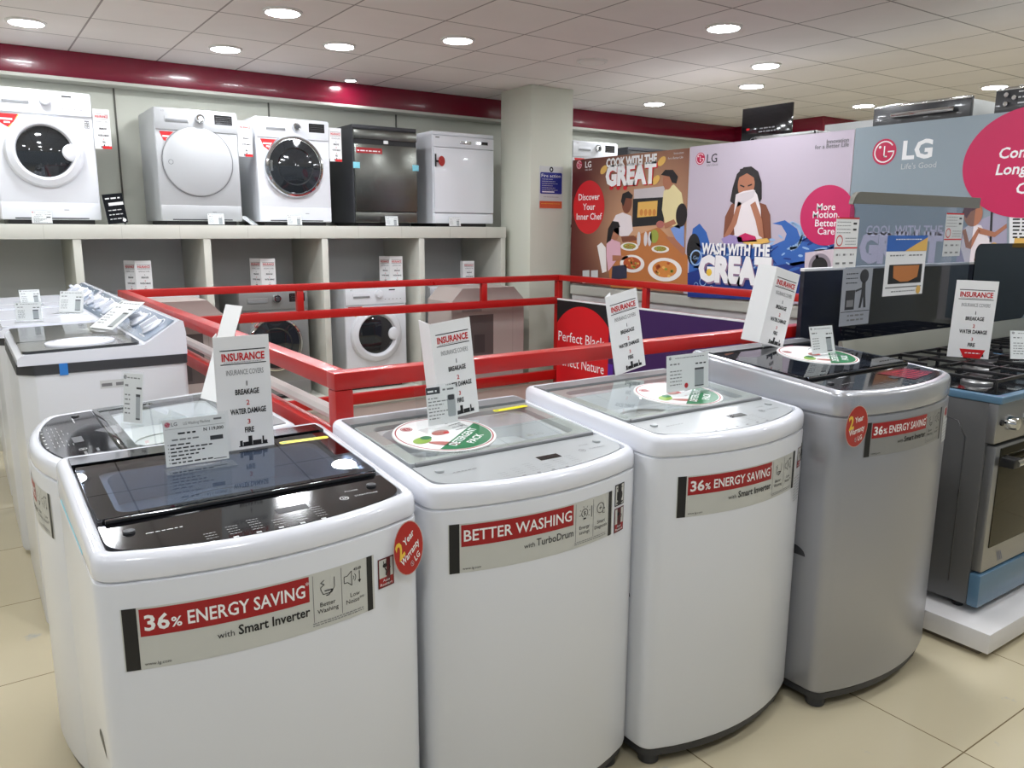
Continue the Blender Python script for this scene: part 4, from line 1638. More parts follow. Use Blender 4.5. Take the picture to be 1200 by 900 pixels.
q.box(.03, .1, .003, .06, 0, .004, BLACK)
q.done('foot', t)
# fire notice on the pillar
t = thing('fire_notice', 'fire action notice in blue, white and orange on the pillar', 'notice', (4.428, 5.949, 1.68))
q = B()
q.box(0, .268, -.004, .0, 0, .38, PAPER_DIM, .001)
NT = planeT((0, -.0042, 0), (1, 0, 0), (0, 0, 1), (0, -1, 0), .0006)
q.poly(NT, rrect(.008, .258, .135, .325, .012), mat('notice_blue', (30, 40, 130), rough=.4, vary=0), 1)
q.rect(NT, .004, .006, .262, .07, mat('notice_orange', (206, 92, 56), rough=.4, vary=0), 1)
q.ell(NT, .134, .352, .022, .024, INK, 1, 18)
q.ell(NT, .134, .352, .008, .01, PAPER, 2, 12)
q.text(NT, 'Fire action', .022, .282, .028, INK_WHITE, 2, w=.22)
for k in range(6):
    q.scribble(NT, .03, .15 + .03 * (k % 3), .262 - k * .019, .006, PAPER_DIM, 2, k)
q.rect(NT, .03, .148, .17, .157, INK_WHITE, 2)
q.scribble(NT, .05, .22, .105, .006, INK_GREY, 1)
q.scribble(NT, .02, .24, .045, .005, INK_YELLOW, 2)
q.done('board', t, 0)

# ================================================================ POSTER PARTITION on the right
PX = 4.74
t = thing('display_partition', 'long white partition carrying the posters on the right', 'partition', (PX + .03, 5.9, 0))
q = B()
q.box(.01, .75, -4.55, -.02, 0, 2.09, mat('partition_white', (220, 216, 216), rough=.45, vary=.015), .004)
q.done('body', t, 30)
q = B()
q.box(-.012, .01, -4.55, -.02, .9, .985, CREAM, .003)
q.done('ledge', t, 30)


def board(name, y0, y1, z0, z1, label, m):
    """poster board on the partition between y0 (far) and y1 (near)"""
    tt = thing(name, label, 'poster', (PX, y0, z0), 0)
    q = B()
    q.box(0, .028, y1 - y0 + .002, -.002, 0, z1 - z0, mat('board_edge', (225, 222, 222), rough=.5, vary=.01), .002)
    q.done('board', tt, 30)
    q = B()
    T0 = planeT((-.0006, 0, 0), (0, -1, 0), (0, 0, 1), (-1, 0, 0), .0008)
    T = lambda u, v, l=0: T0(u, v - z0, l)      # v is the height above the floor
    q.rect(T, 0, z0, y0 - y1, z1, m, 0)
    return tt, q, T


def on_board(y0, X=PX):
    """print layout: reads a point of the flat poster from a photograph of it"""
    def f(x, y):
        d = ray(x, y)
        k = X / d.x
        return (y0 - d.y * k, CAM_H + d.z * k)
    return f


def ink(name, rgb):
    return mat('print_' + name, rgb, rough=.42, vary=0)


SKIN = ink('skin', (126, 72, 50))
SKIN2 = ink('skin_light', (172, 112, 84))
HAIR = ink('hair', (26, 18, 20))
CLOTH_W = ink('cloth_white', (232, 222, 224))
CLOTH_C = ink('cloth_cream', (226, 212, 160))
CLOTH_P = ink('cloth_pink', (222, 176, 190))
WOOD = ink('wood', (186, 116, 62))
PLATE = ink('plate', (236, 232, 228))
FOOD = ink('food', (206, 132, 62))
FOOD2 = ink('food_red', (180, 84, 44))
SALAD = ink('salad', (150, 160, 70))
GOLD = ink('gold', (224, 178, 92))
POSTER_RED = ink('poster_red', (206, 24, 32))
POSTER_PINK = ink('poster_pink', (196, 28, 92))
BLUE1 = ink('blue_deep', (24, 52, 128))
BLUE2 = ink('blue_mid', (48, 98, 176))
BLUE3 = ink('blue_pale', (150, 184, 222))
SHADOW_TXT = ink('letter_edge', (150, 120, 150))


def P_(f, *pts):
    return [f(*p) for p in pts]


# --- poster 1: cooking
y0, y1 = 5.86, 4.43
f = on_board(y0)
bt, q, T = board('poster_board', y0, y1, 1.0, 2.117, 'brown poster of a family meal, cook with the great, left of the posters',
                 print_gradient('poster_brown', (206, 160, 124), (88, 26, 22), (0, -.98, .52), 1.0))
q.poly(T, P_(f, (745, 276), (772, 266), (806, 300), (806, 341), (716, 337), (712, 306)), WOOD, 1)
# oven in the picture
q.poly(T, P_(f, (743, 222), (779, 218), (779, 231), (743, 233)), ink('oven_steel', (196, 188, 190)), 1)
q.poly(T, P_(f, (742, 233), (779, 231), (778, 263), (741, 266)), INK, 2)
q.poly(T, P_(f, (748, 237), (771, 235), (770, 253), (747, 255)), GOLD, 3)
for px in (752, 757, 762, 767):
    u, v = f(px, 249)
    q.ell(T, u, v, .02, .028, FOOD, 4, 12)
# standing woman
q.poly(T, P_(f, (778, 224), (790, 216), (799, 226), (803, 250), (797, 268), (780, 262), (776, 246)), CLOTH_C, 3)
u, v = f(783, 211); q.ell(T, u, v, .055, .075, SKIN2, 4)
q.poly(T, P_(f, (775, 205), (780, 199), (789, 199), (795, 207), (793, 215), (788, 214), (785, 207)), HAIR, 5)
q.poly(T, P_(f, (778, 262), (790, 257), (793, 262), (780, 268)), SKIN2, 4)
u, v = f(774, 263); q.ell(T, u, v, .045, .03, MEAT, 5, 14)
# man
q.poly(T, P_(f, (717, 262), (722, 252), (730, 249), (740, 253), (742, 270), (733, 281), (728, 277), (720, 272)), CLOTH_W, 3)
u, v = f(735, 238); q.ell(T, u, v, .062, .085, SKIN, 4)
q.poly(T, P_(f, (728, 236), (730, 227), (737, 224), (742, 229), (741, 233), (734, 232), (731, 242)), HAIR, 5)
q.poly(T, P_(f, (728, 277), (743, 276), (749, 281), (730, 284)), SKIN, 4)
# girl on a white chair
q.poly(T, P_(f, (700, 288), (705, 284), (710, 290), (711, 318), (706, 320)), PLATE, 2)
q.poly(T, P_(f, (711, 286), (717, 280), (727, 284), (728, 300), (722, 306), (713, 318), (711, 300)), CLOTH_P, 3)
u, v = f(721, 271); q.ell(T, u, v, .055, .08, SKIN2, 3)
q.poly(T, P_(f, (711, 285), (713, 268), (718, 259), (725, 260), (727, 266), (720, 268), (716, 282)), HAIR, 4)
q.poly(T, P_(f, (718, 299), (736, 300), (737, 304), (718, 306)), SKIN2, 4)
# child on the right
q.poly(T, P_(f, (786, 268), (796, 262), (802, 264), (802, 290), (794, 284)), ink('cloth_blue', (120, 150, 210)), 3)
q.poly(T, P_(f, (780, 277), (790, 278), (803, 292), (802, 300), (788, 286)), SKIN2, 4)
u, v = f(799, 252); q.ell(T, u, v, .06, .09, HAIR, 4)
# dishes
for px, py, ru, rv, c in ((738, 289, .11, .035, SALAD), (774, 292, .1, .03, SALAD), (741, 309, .15, .075, FOOD2), (779, 316, .19, .095, FOOD)):
    u, v = f(px, py)
    q.ell(T, u, v, ru, rv, PLATE, 4, 32)
    q.ell(T, u, v + .004, ru * .72, rv * .7, c, 5, 28)
    rnd = random.Random(px)
    for k in range(16):
        a, r = rnd.uniform(0, 6.28), rnd.uniform(.1, .62)
        q.ell(T, u + ru * r * math.cos(a), v + rv * r * math.sin(a), ru * .09, rv * .12, rnd.choice((FOOD, FOOD2, GOLD, SALAD)), 6, 8)
for px in (749, 757, 762):
    u, v = f(px, 280)
    q.ell(T, u, v, .022, .06, ink('tumbler', (214, 210, 212)), 5, 14)
u, v = f(767, 277); q.ell(T, u, v, .05, .055, SALAD, 5, 16)
q.poly(T, P_(f, (718, 312), (735, 310), (735, 326), (717, 328)), ink('booklet', (46, 50, 70)), 5)
# writing
u, v = f(679, 193); logo(q, T, u, v, .04, 2)
u, v = f(686, 196.5); q.text(T, 'LG', u, v, .05, INK_WHITE, 2, bold=.02)
u, v = f(686, 200); q.text(T, "Life's Good", u, v, .014, INK_WHITE, 2)
u, v = f(711, 196); q.text(T, 'COOK WITH THE', u, v, .068, INK_WHITE, 7, bold=.05, w=f(770, 196)[0] - u)
u, v = f(710, 217); q.text(T, 'GREAT', u + .012, v - .008, .15, POSTER_RED, 6, bold=.06, w=f(769, 217)[0] - u); q.text(T, 'GREAT', u, v, .15, INK_WHITE, 7, bold=.06, w=f(769, 217)[0] - u)
for px, py in ((708, 199), (776, 189), (769, 211)):
    u, v = f(px, py); q.ell(T, u, v, .05, .03, GOLD, 6, 16, .6)
for px in (717, 725, 733):
    u, v = f(px, 220); q.ell(T, u, v, .025, .02, POSTER_RED, 6, 10)
u, v = f(790, 181); q.text(T, 'Innovation', u, v, .017, PAPER_DIM, 2); u, v = f(783, 187); q.text(T, 'for a Better Life', u, v, .017, PAPER_DIM, 2)
u, v = f(690, 243); q.ell(T, u, v, .215, .235, POSTER_RED, 3, 48)
for s, py in (('Discover', 233), ('Your', 244.5), ('Inner Chef', 256)):
    uu, vv = f(690.5, py); q.text(T, s, uu, vv - .01, .055, INK_WHITE, 4, 'C', bold=.01)
for px in (683, 693):
    q.poly(T, P_(f, (px, 317), (px + 8, 316.5), (px + 8, 331), (px, 332)), PAPER_DIM, 3)
q.done('artwork', bt, 0)

# --- poster 2: washing
y0, y1 = 4.425, 3.047
f = on_board(y0)
bt, q, T = board('poster_board', y0, y1, 1.0, 2.125, 'white and blue poster of a woman holding a towel to her face', mat('poster_lavender', (190, 178, 192), rough=.35, vary=.01))
rnd = random.Random(3)
q.poly(T, P_(f, (808, 300), (812, 268), (820, 262), (828, 272), (832, 286), (846, 290), (870, 292), (900, 290), (918, 282), (940, 276), (958, 282), (1003, 292), (1003, 322), (900, 350), (806, 346)), BLUE2, 1)
q.poly(T, P_(f, (806, 320), (830, 312), (880, 316), (940, 306), (1003, 306), (1003, 330), (900, 352), (806, 348)), BLUE1, 2)
q.poly(T, P_(f, (906, 292), (918, 286), (922, 274), (916, 264), (905, 262), (920, 258), (934, 268), (940, 284), (952, 290), (968, 286), (960, 304), (930, 312), (908, 304)), BLUE2, 2)
for k in range(80):
    px, py = rnd.uniform(810, 985), rnd.uniform(276, 318)
    u, v = f(px, py)
    q.ell(T, u, v, rnd.uniform(.015, .06), rnd.uniform(.004, .012), rnd.choice((BLUE3, BLUE1, BLUE3, BLUE2)), 3, 10, rnd.uniform(-.8, .8))
for k in range(16):
    a = k / 15 * 1.9
    px, py = 922 + 18 * math.cos(a * 1.3 - 1.2), 276 + 16 * math.sin(a * 1.3 - 1.2)
    u, v = f(px, py); q.ell(T, u, v, .02, .01, BLUE3, 3, 8, a)
u, v = f(813, 292); q.ell(T, u, v, .07, .12, INK, 3, 20)
u, v = f(816, 302); q.arc(T, u, v, .05, .062, 0, 360, BLUE3, 4, 20); q.text(T, 'Go', u - .028, v - .015, .03, BLUE3, 4)
for px, py, r in ((824, 330, .035), (816, 334, .022), (834, 337, .018)):
    u, v = f(px, py); q.arc(T, u, v, r * .8, r, 0, 360, BLUE3, 4, 18)
# woman with the towel
q.poly(T, P_(f, (857, 240), (862, 236), (880, 234), (898, 240), (903, 252), (904, 279), (896, 282), (886, 270), (866, 270), (853, 282), (848, 278), (850, 254)), SKIN, 4)
q.poly(T, P_(f, (856, 236), (859, 220), (864, 204), (872, 196), (881, 195), (889, 201), (893, 214), (893, 233), (888, 240), (884, 226), (866, 228), (862, 240)), HAIR, 5)
u, v = f(875, 216); q.ell(T, u, v, .075, .105, SKIN2, 6)
q.poly(T, P_(f, (864, 218), (867, 208), (876, 203), (884, 208), (886, 218), (890, 205), (880, 196), (868, 198)), HAIR, 7)
q.line(T, P_(f, (868, 217), (873, 219)), .01, HAIR, 7)
q.line(T, P_(f, (877, 218), (882, 216)), .01, HAIR, 7)
q.poly(T, P_(f, (863, 228), (872, 224), (884, 222), (888, 228), (892, 244), (894, 279), (878, 283), (862, 280), (860, 258)), CLOTH_W, 8)
q.poly(T, P_(f, (863, 228), (886, 223), (884, 231), (864, 243)), ink('towel_fold', (214, 204, 208)), 9)
q.poly(T, P_(f, (880, 240), (886, 236), (894, 258), (896, 280), (890, 276), (886, 258)), SKIN2, 9)
q.poly(T, P_(f, (866, 236), (870, 238), (864, 262), (853, 281), (849, 277), (858, 260)), SKIN2, 9)
q.poly(T, P_(f, (846, 280), (856, 275), (870, 278), (872, 286), (850, 287)), ink('towel_lilac', (158, 140, 190)), 10)
q.poly(T, P_(f, (864, 278), (874, 273), (886, 277), (888, 283), (866, 284)), POSTER_PINK, 10)
q.poly(T, P_(f, (868, 283), (900, 279), (903, 284), (880, 288)), GOLD, 10)
# writing
u, v = f(821, 186); logo(q, T, u, v, .045, 3)
u, v = f(828.5, 191); q.text(T, 'LG', u, v, .062, INK, 3)
u, v = f(828.5, 195); q.text(T, "Life's Good", u, v, .016, INK_GREY, 3)
u, v = f(995, 166); q.text(T, 'Innovation', u, v, .026, INK_GREY, 3, 'R', bold=.01); u, v = f(995, 171.5); q.text(T, 'for a Better Life', u, v, .026, INK_GREY, 3, 'R', bold=.01)
u, v = f(823, 297); w_ = f(903, 297)[0] - u
q.text(T, 'WASH WITH THE', u + .008, v - .006, .075, BLUE1, 11, bold=.05, w=w_); q.text(T, 'WASH WITH THE', u, v, .075, INK_WHITE, 12, bold=.05, w=w_)
u, v = f(819, 327); w_ = f(904, 327)[0] - u
q.text(T, 'GREAT', u + .012, v - .012, .17, SHADOW_TXT, 11, bold=.07, w=w_); q.text(T, 'GREAT', u, v, .17, INK_WHITE, 12, bold=.07, w=w_)
u, v = f(832, 319); q.ell(T, u, v, .028, .028, INK_YELLOW, 13, 12)
u, v = f(840, 344); q.text(T, 'Inverter', u, v, .02, INK_WHITE, 4); u, v = f(870, 342); q.scribble(T, u, u + .2, v, .01, BLUE3, 4)
u, v = f(969, 252.5); q.ell(T, u, v, .20, .195, POSTER_PINK, 5, 56)
for s, py in (('More', 243), ('Motion,', 252), ('Better', 262), ('Care', 271.5)):
    uu, vv = f(968.5, py); q.text(T, s, uu, vv - .018, .044, INK_WHITE, 6, 'C', bold=.01)
q.poly(T, P_(f, (944, 296), (990, 290), (992, 318), (943, 320)), ink('washer_pic', (206, 192, 200)), 5)
u, v = f(961, 312); q.arc(T, u, v, .06, .085, 0, 360, ink('pic_grey', (140, 130, 140)), 6, 28); q.ell(T, u, v, .06, .06, INK, 6, 24)
q.ell(T, f(958, 301)[0], f(958, 301)[1], .012, .012, INK_GREY, 6, 12)
q.poly(T, P_(f, (965, 318), (986, 306), (992, 312), (972, 322)), CLOTH_W, 7)
q.done('artwork', bt, 0)

# --- poster 3: cooling
y0, y1 = 3.042, 1.42
f = on_board(y0)
bt, q, T = board('poster_board', y0, y1, 1.0, 2.13, 'grey-blue poster with the large round emblem, cool with the great', mat('poster_grey', (140, 154, 163), rough=.35, vary=.02))
u, v = f(1036.5, 178); logo(q, T, u, v, .077, 2)
u, v = f(1057, 186.5); q.text(T, 'LG', u, v, .1, INK_WHITE, 2, bold=.035, w=f(1092, 186)[0] - u)
u, v = f(1056, 198.5); q.text(T, "Life's Good", u, v, .032, PAPER_DIM, 2, w=f(1097, 197)[0] - u)
lav = ink('letters_lavender', (200, 196, 214))
u, v = f(1015, 275); q.text(T, 'COOL WITH THE', u, v, .055, lav, 2, bold=.02, w=f(1104, 275)[0] - u)
u, v = f(1006, 305); q.text(T, 'GREAT', u, v, .165, lav, 2, bold=.07, w=f(1103, 304)[0] - u)
u, v = f(1207, 190); q.ell(T, u, v, .345, .29, ink('poster_crimson', (196, 18, 84)), 4, 64)
for s, py, px in (('Conv', 186, 1170), ('Long', 205, 1167), ('C', 227, 1190)):
    uu, vv = f(px, py); q.text(T, s, uu, vv, .055, INK_WHITE, 5, bold=.02, shear=.12)
# woman with a fruit bowl
q.poly(T, P_(f, (1126, 268), (1180, 244), (1180, 310), (1120, 312)), ink('panel_lilac', (164, 158, 180)), 2)
q.poly(T, P_(f, (1130, 268), (1138, 262), (1150, 264), (1162, 284), (1156, 310), (1132, 312), (1126, 290)), CLOTH_W, 3)
u, v = f(1141, 251); q.ell(T, u, v, .05, .068, SKIN2, 4)
q.poly(T, P_(f, (1128, 250), (1131, 242), (1139, 240), (1146, 244), (1138, 248), (1133, 256)), ink('scarf', (96, 40, 52)), 5)
q.poly(T, P_(f, (1146, 266), (1166, 272), (1180, 262), (1180, 267), (1166, 278), (1148, 274)), SKIN2, 4)
q.poly(T, P_(f, (1128, 270), (1132, 268), (1136, 284), (1146, 268), (1149, 270), (1138, 292), (1132, 290)), SKIN2, 4)
u, v = f(1157, 305); q.ell(T, u, v, .07, .03, FOOD2, 5, 18)
for px, py, c in ((1150, 301, INK_RED), (1157, 299, GOLD), (1164, 301, SALAD), (1165, 290, GOLD)):
    u, v = f(px, py); q.ell(T, u, v, .025, .028, c, 6, 12)
q.line(T, P_(f, (1163, 238), (1161, 284)), .012, INK, 3)
q.poly(T, P_(f, (1183, 246), (1240, 240), (1240, 292), (1183, 296)), PAPER, 3)
for k in range(6):
    u, v = f(1187, 258 + 4.2 * k); q.scribble(T, u, u + .3, v, .012, INK, 4, k)
u, v = f(1188, 290); q.rect(T, u, v, u + .3, v + .05, GOLD, 4)
q.done('artwork', bt, 0)

# --- banner hung on the right side of the railing
BX = XR - .03
t = thing('banner', 'black, red and purple banner, perfect black, hung inside the far right side of the railing', 'banner', (BX, 5.6, -.15))
q = B()
q.box(-.006, 0, -3.2, -.0, 0, 1.03, INK)
q.box(-.008, .002, -3.2, -.0, 1.03, 1.045, PAPER, .002)
f = on_board(5.6, BX)
T0 = planeT((-.0065, 0, 0), (0, -1, 0), (0, 0, 1), (-1, 0, 0), .0006)
T = lambda u, v, l=0: T0(u, v + .15, l)
PURPLE = mat('banner_purple', (58, 30, 84), rough=.35, vary=.02)
q.rect(T, .7, -.15, 3.2, .88, PURPLE, 1)
q.rect(T, .7, -.15, .76, .4, mat('banner_violet', (84, 40, 150), rough=.35), 2)
P = [(.005, -.14)] + [(.36 + .45 * math.cos(math.radians(a)), .40 + .445 * math.sin(math.radians(a))) for a in range(142, -1, -5)] + [(.70, .3), (.70, -.14)]
P = [(max(.005, min(.70, u)), v) for u, v in P]
q.poly(T, P, POSTER_RED, 3)
for s, v in (('Perfect Black', .52), ('Perfect Nature', .30)):
    q.text(T, s, .03, v, .085, INK_WHITE, 4, w=.62)
q.done('sheet', t, 0)

# ---------------------------------------------------------------- goods on top of the partition
ZT = 2.09
OV = mat('oven_black', (44, 45, 48), rough=.28, coat=.2, vary=.01)


def boxed_oven(loc, W, D, H, label, handle=True):
    """front faces -x; W runs along y"""
    t = thing('built_in_oven', label, 'oven', loc)
    q = B()
    q.box(.03, D, -W / 2 + .01, W / 2 - .01, .01, H - .01, mat('oven_side', (170, 172, 170), rough=.4, metal=.3), .004)
    q.done('body', t, 30)
    q = B()
    q.box(0, .032, -W / 2, W / 2, 0, H, OV, .004)
    q.box(-.002, .03, -W / 2, W / 2, H - .012, H + .004, CHROME, .002)
    q.done('front_panel', t, 30)
    if handle:
        q = B()
        w = W * .27
        q.tube([(-.002, W * .26, H * .62), (-.035, W * .255, H * .62), (-.04, W * .2, H * .62), (-.04, -W * .3, H * .62), (-.035, -W * .36, H * .62), (-.002, -W * .365, H * .62)], .013, CHROME, 10)
        q.done('handle', t)
        ks = ((W * .42, H * .25), (W * .36, H * .25))
    else:
        ks = ((W * .4, H * .55), (W * .33, H * .7), (W * .4, H * .8))
    for y, z in ks:
        q = B()
        q.cyl((.0, y, z), (-1, 0, 0), .013, .016, CHROME, 16, .003)
        q.done('knob', t)
    if not handle:
        q = B()
        OT = planeT((-.001, W / 2, 0), (0, -1, 0), (0, 0, 1), (-1, 0, 0), .0008)
        for k in range(4):
            q.scribble(OT, .12, .3, .1 + k * .03, .01, PAPER_DIM, 1, k)
        q.done('display', t, 0)
    return t


boxed_oven((4.9, 2.73, ZT), .60, .5, .175, 'long low black oven with chrome bar handle on top of the partition')
boxed_oven((4.9, 2.0, ZT), .60, .5, .19, 'black oven with control dials at the right end on top of the partition', False)
t = thing('hob', 'steel hob with a white label propped on top of the partition', 'hob', (4.88, 3.68, ZT))
q = B()
q.box(0, .4, -.26, .26, 0, .022, BLACK, .003)
q.box(0, .02, -.26, .26, .05, .075, STEEL, .003)
for y in (-.255, .235):
    q.box(0, .4, y, y + .02, 0, .075, STEEL, .002)
q.done('tray', t, 30)
q = B()
q.box(-.003, .004, -.2, .06, .018, .05, PAPER, .001)
q.done('label_card', t, 0)
t = thing('cooktop_panel', 'black glass cooktop panel standing behind the hob on the partition', 'cooktop', (5.32, 4.19, ZT))
q = B()
q.box(0, .02, -.235, .235, 0, .36, BLACK_GLOSS, .003)
q.done('panel', t, 30)
q = B()
CT = planeT((-.001, .215, 0), (0, -1, 0), (0, 0, 1), (-1, 0, 0), .0008)
q.scribble(CT, .16, .3, .19, .012, INK_GREY, 1, 1)
q.scribble(CT, .15, .31, .165, .012, INK_GREY, 1, 2)
q.rect(CT, .03, .19, .06, .205, INK_RED, 1)
for k in range(3):
    q.arc(CT, .1 + .1 * k, .09, .035, .04, 0, 360, INK_GREY, 1, 24)
q.done('print', t, 0)
q = B()
q.box(.02, .12, -.1, .1, 0, .01, BLACK)
q.done('stand', t)
t = thing('carton', 'pale box behind the hob on top of the partition', 'box', (5.3, 3.45, ZT))
q = B()
q.loft([[(x, y, z) for x, z in ((0, 0), (.34, 0), (.34, .12), (0, .16))] for y in (-.2, .2)], PAPER_DIM)
q.done('body', t, 0)
q = B()
q.box(.0, .34, -.012, .012, .1, .101, PAPER_DIM)
q.done('tape', t)
for y, lb in ((3.0, 'small white tag at the far end of the black oven on the partition'), (2.52, 'small white tag under the chrome handle of the black oven')):
    t = thing('price_tag', lb, 'price tag', (4.85, y, ZT), 0)
    q = B()
    q.box(0, .003, -.03, .03, 0, .05, PAPER, .001)
    q.box(0, .03, -.03, .03, 0, .002, PAPER)
    q.done('tag', t, 0)

# ================================================================ COOKERS on the low plinth
t = thing('display_plinth', 'low white plinth carrying the cooker', 'plinth', (2.86, 1.15, 0))
q = B()
q.box(0, 1.86, 0, .85, .025, .1, mat('plinth_white', (226, 224, 224), rough=.3, coat=.2, vary=.02), .004)
q.done('top', t, 30)
q = B()
q.box(.03, 1.84, .04, .82, 0, .025, mat('plinth_base', (120, 108, 92), rough=.6))
q.done('base', t, 0)
t = thing('back_partition', 'dark navy partition with white top edge behind the cooker', 'partition', (2.885, 2.03, 0))
q = B()
q.box(0, 1.82, 0, .02, .0, 1.332, mat('navy_laminate', (30, 33, 46), rough=.3, coat=.2, vary=.01), .001)
q.done('panel', t, 0)
q = B()
q.box(-.001, 1.82, -.001, .021, 1.332, 1.345, PAPER, .002)
q.done('top_edge', t, 30)

SIDE_STEEL = mat('cooker_side', (112, 112, 112), rough=.38, metal=.5, vary=.02)


def cooker(x, label, W, lidh, glassm, full=True):
    y0, H0, D = 1.26, .14, .62
    t = thing('gas_cooker', label, 'cooker', (x, y0, .1))
    zt_ = .80          # underside of the hob above the plinth
    q = B()
    q.box(0, W, .03, D, .03, zt_, SIDE_STEEL, .004)
    # pressed outline on the side
    q.tube([(-.001, .10, .10), (-.001, .10, .66), (-.001, .13, .715), (-.001, .19, .73), (-.001, .5, .73)], .0022, DARK_STEEL, 6)
    q.done('body', t, 30)
    for sx in (.05, W - .05):
        for y in (.08, D - .06):
            q = B()
            q.cyl((sx, y, 0), (0, 0, 1), .02, .032, BLACK, 14)
            q.done('foot', t)
    q = B()
    q.box(0, W, .0, .035, .655, zt_, STEEL, .004)
    q.done('control_panel', t, 30)
    for k in range(7):
        u = .085 + k * (W - .17) / 6
        q = B()
        q.lathe([(.028, 0), (.027, .006), (.023, .03), (.021, .036), (0, .037)], (u, 0, .725), (0, -1, 0), CHROME, 24)
        q.done('knob', t)
    q = B()
    q.cyl((.035, 0, .73), (0, -1, 0), .011, .006, BLACK, 14)
    q.done('ignition_button', t)
    # oven door
    q = B()
    q.box(.012, W - .012, -.004, .03, .165, .645, STEEL, .004)
    dr = q.done('oven_door', t, 30)
    q = B()
    q.box(.045, W - .045, -.0075, .0, .255, .635, OVEN_GLASS, .002)
    q.done('door_glass', dr, 30)
    q = B()
    q.tube([(.07, -.05, .585), (W - .07, -.05, .585)], .014, CHROME, 12)
    for u in (.075, W - .075):
        q.box(u - .03, u + .03, -.055, -.004, .568, .602, BLACK, .005)
    q.done('handle', dr)
    q = B()
    DT = planeT((0, -.0045, 0), (1, 0, 0), (0, 0, 1), (0, -1, 0), .0008)
    for k in range(3):
        q.line(DT, [(.12 + k * .012, .225), (.14 + k * .014, .185)], .004, mat('film_print', (110, 120, 150), vary=0), 1)
    q.done('film_mark', dr, 0)
    q = B()
    q.box(.0, W, -.012, .03, .03, .158, BLUE_FILM, .008)
    q.done('drawer', t, 30)
    # hob
    q = B()
    q.box(-.006, W + .006, -.012, D, zt_ + .001, zt_ + .03, BLUE_FILM, .008, 3)
    q.done('hob_rim', t, 30)
    q = B()
    q.slab(rrect(.012, W - .012, .012, D - .03, .02), zt_ + .028, zt_ + .034, BLACK_GLOSS)
    q.done('hob_top', t, 0)
    zb = zt_ + .034
    for u, y, r in ((.17, .16, .055), (.17, .44, .04), (W - .17, .16, .04), (W - .17, .44, .055), (W / 2, .3, .07)):
        q = B()
        q.lathe([(r, 0), (r, .008), (r * .9, .012), (r * .75, .012), (r * .72, .02), (r * .6, .024), (0, .025)], (u, y, zb), (0, 0, 1), STEEL, 28)
        q.lathe([(r * .62, .0235), (r * .6, .029), (0, .031)], (u, y, zb), (0, 0, 1), BLACK, 28)
        q.done('burner', t)
    for u0, u1 in ((.03, W * .335), (W * .345, W * .655), (W * .665, W - .03)):
        q = B()
        z = zb + .042
        for a, c in (((u0, .03), (u1, .03)), ((u0, D - .06), (u1, D - .06)), ((u0, .03), (u0, D - .06)), ((u1, .03), (u1, D - .06)), (((u0 + u1) / 2, .03), ((u0 + u1) / 2, .24)), (((u0 + u1) / 2, .36), ((u0 + u1) / 2, D - .06)),
                     ((u0, .3), (u0 + .09, .3)), ((u1, .3), (u1 - .09, .3)), ((u0, .16), (u0 + .07, .16)), ((u1, .16), (u1 - .07, .16)), ((u0, .44), (u0 + .07, .44)), ((u1, .44), (u1 - .07, .44))):
            q.bar((a[0], a[1], z), (c[0], c[1], z), .009, .012, BLACK, .002)
        for u in (u0, u1):
            for y in (.03, D - .06):
                q.bar((u, y, zb), (u, y, z), .009, .009, BLACK, .001)
        q.done('pan_support', t)
    # hinge ledge and raised glass lid
    q = B()
    q.loft([[(u, y, z) for y, z in ((D - .03, zt_ + .03), (D + .02, zt_ + .03), (D + .02, zt_ + .15), (D + .005, zt_ + .15), (D - .02, zt_ + .085))] for u in (.0, W)], mat('hinge_steel', (150, 150, 140), rough=.4, metal=.5))
    q.done('hinge_ledge', t, 20)
    zl = zt_ + .15
    q = B()
    q.slab(rrect(.0, W, zl, zl + lidh, .05), .0, .005, glassm)
    lid = q.done('glass_lid', t, 0)
    lid.rotation_euler = (math.pi / 2, 0, 0)
    lid.location = (0, D + .018, 0)
    if full:
        lb = lambda u, z, l=0: Vector((u, z, .0058 + .0006 * l))
        q = B()
        q.slab(fillet([(-.01, zl + lidh - .045, .0), (W + .01, zl + lidh - .045, .0), (W + .012, zl + lidh + .002, .0), (-.01, zl + lidh + .002, .05)], 8), -.002, .018, mat('lid_trim', (128, 126, 118), rough=.35, metal=.5))
        q.done('lid_trim', lid, 20)
        return t, lid, lb, zl
    return t, lid, None, zl


t, lid, lb, zl = cooker(2.965, 'steel gas cooker with blue film and raised glass lid on the low plinth', 1.0, .60, STOVE_GLASS)


def on_lid(x, y):       # where the stickers sit on the raised lid
    d = ray(x, y)
    k = (1.26 + .62 + .013) / d.y
    return (d.x * k - 2.965, CAM_H + d.z * k - .1)


def sticker(name, quad, m, draw):
    q = B()
    P = [on_lid(*p) for p in quad]
    us, vs_ = [p[0] for p in P], [p[1] for p in P]
    u0, u1, v0, v1 = min(us), max(us), min(vs_), max(vs_)
    q.rect(lb, u0, v0, u1, v1, m, 1)
    draw(q, u0, u1, v0, v1)
    q.done(name, lid, 0)


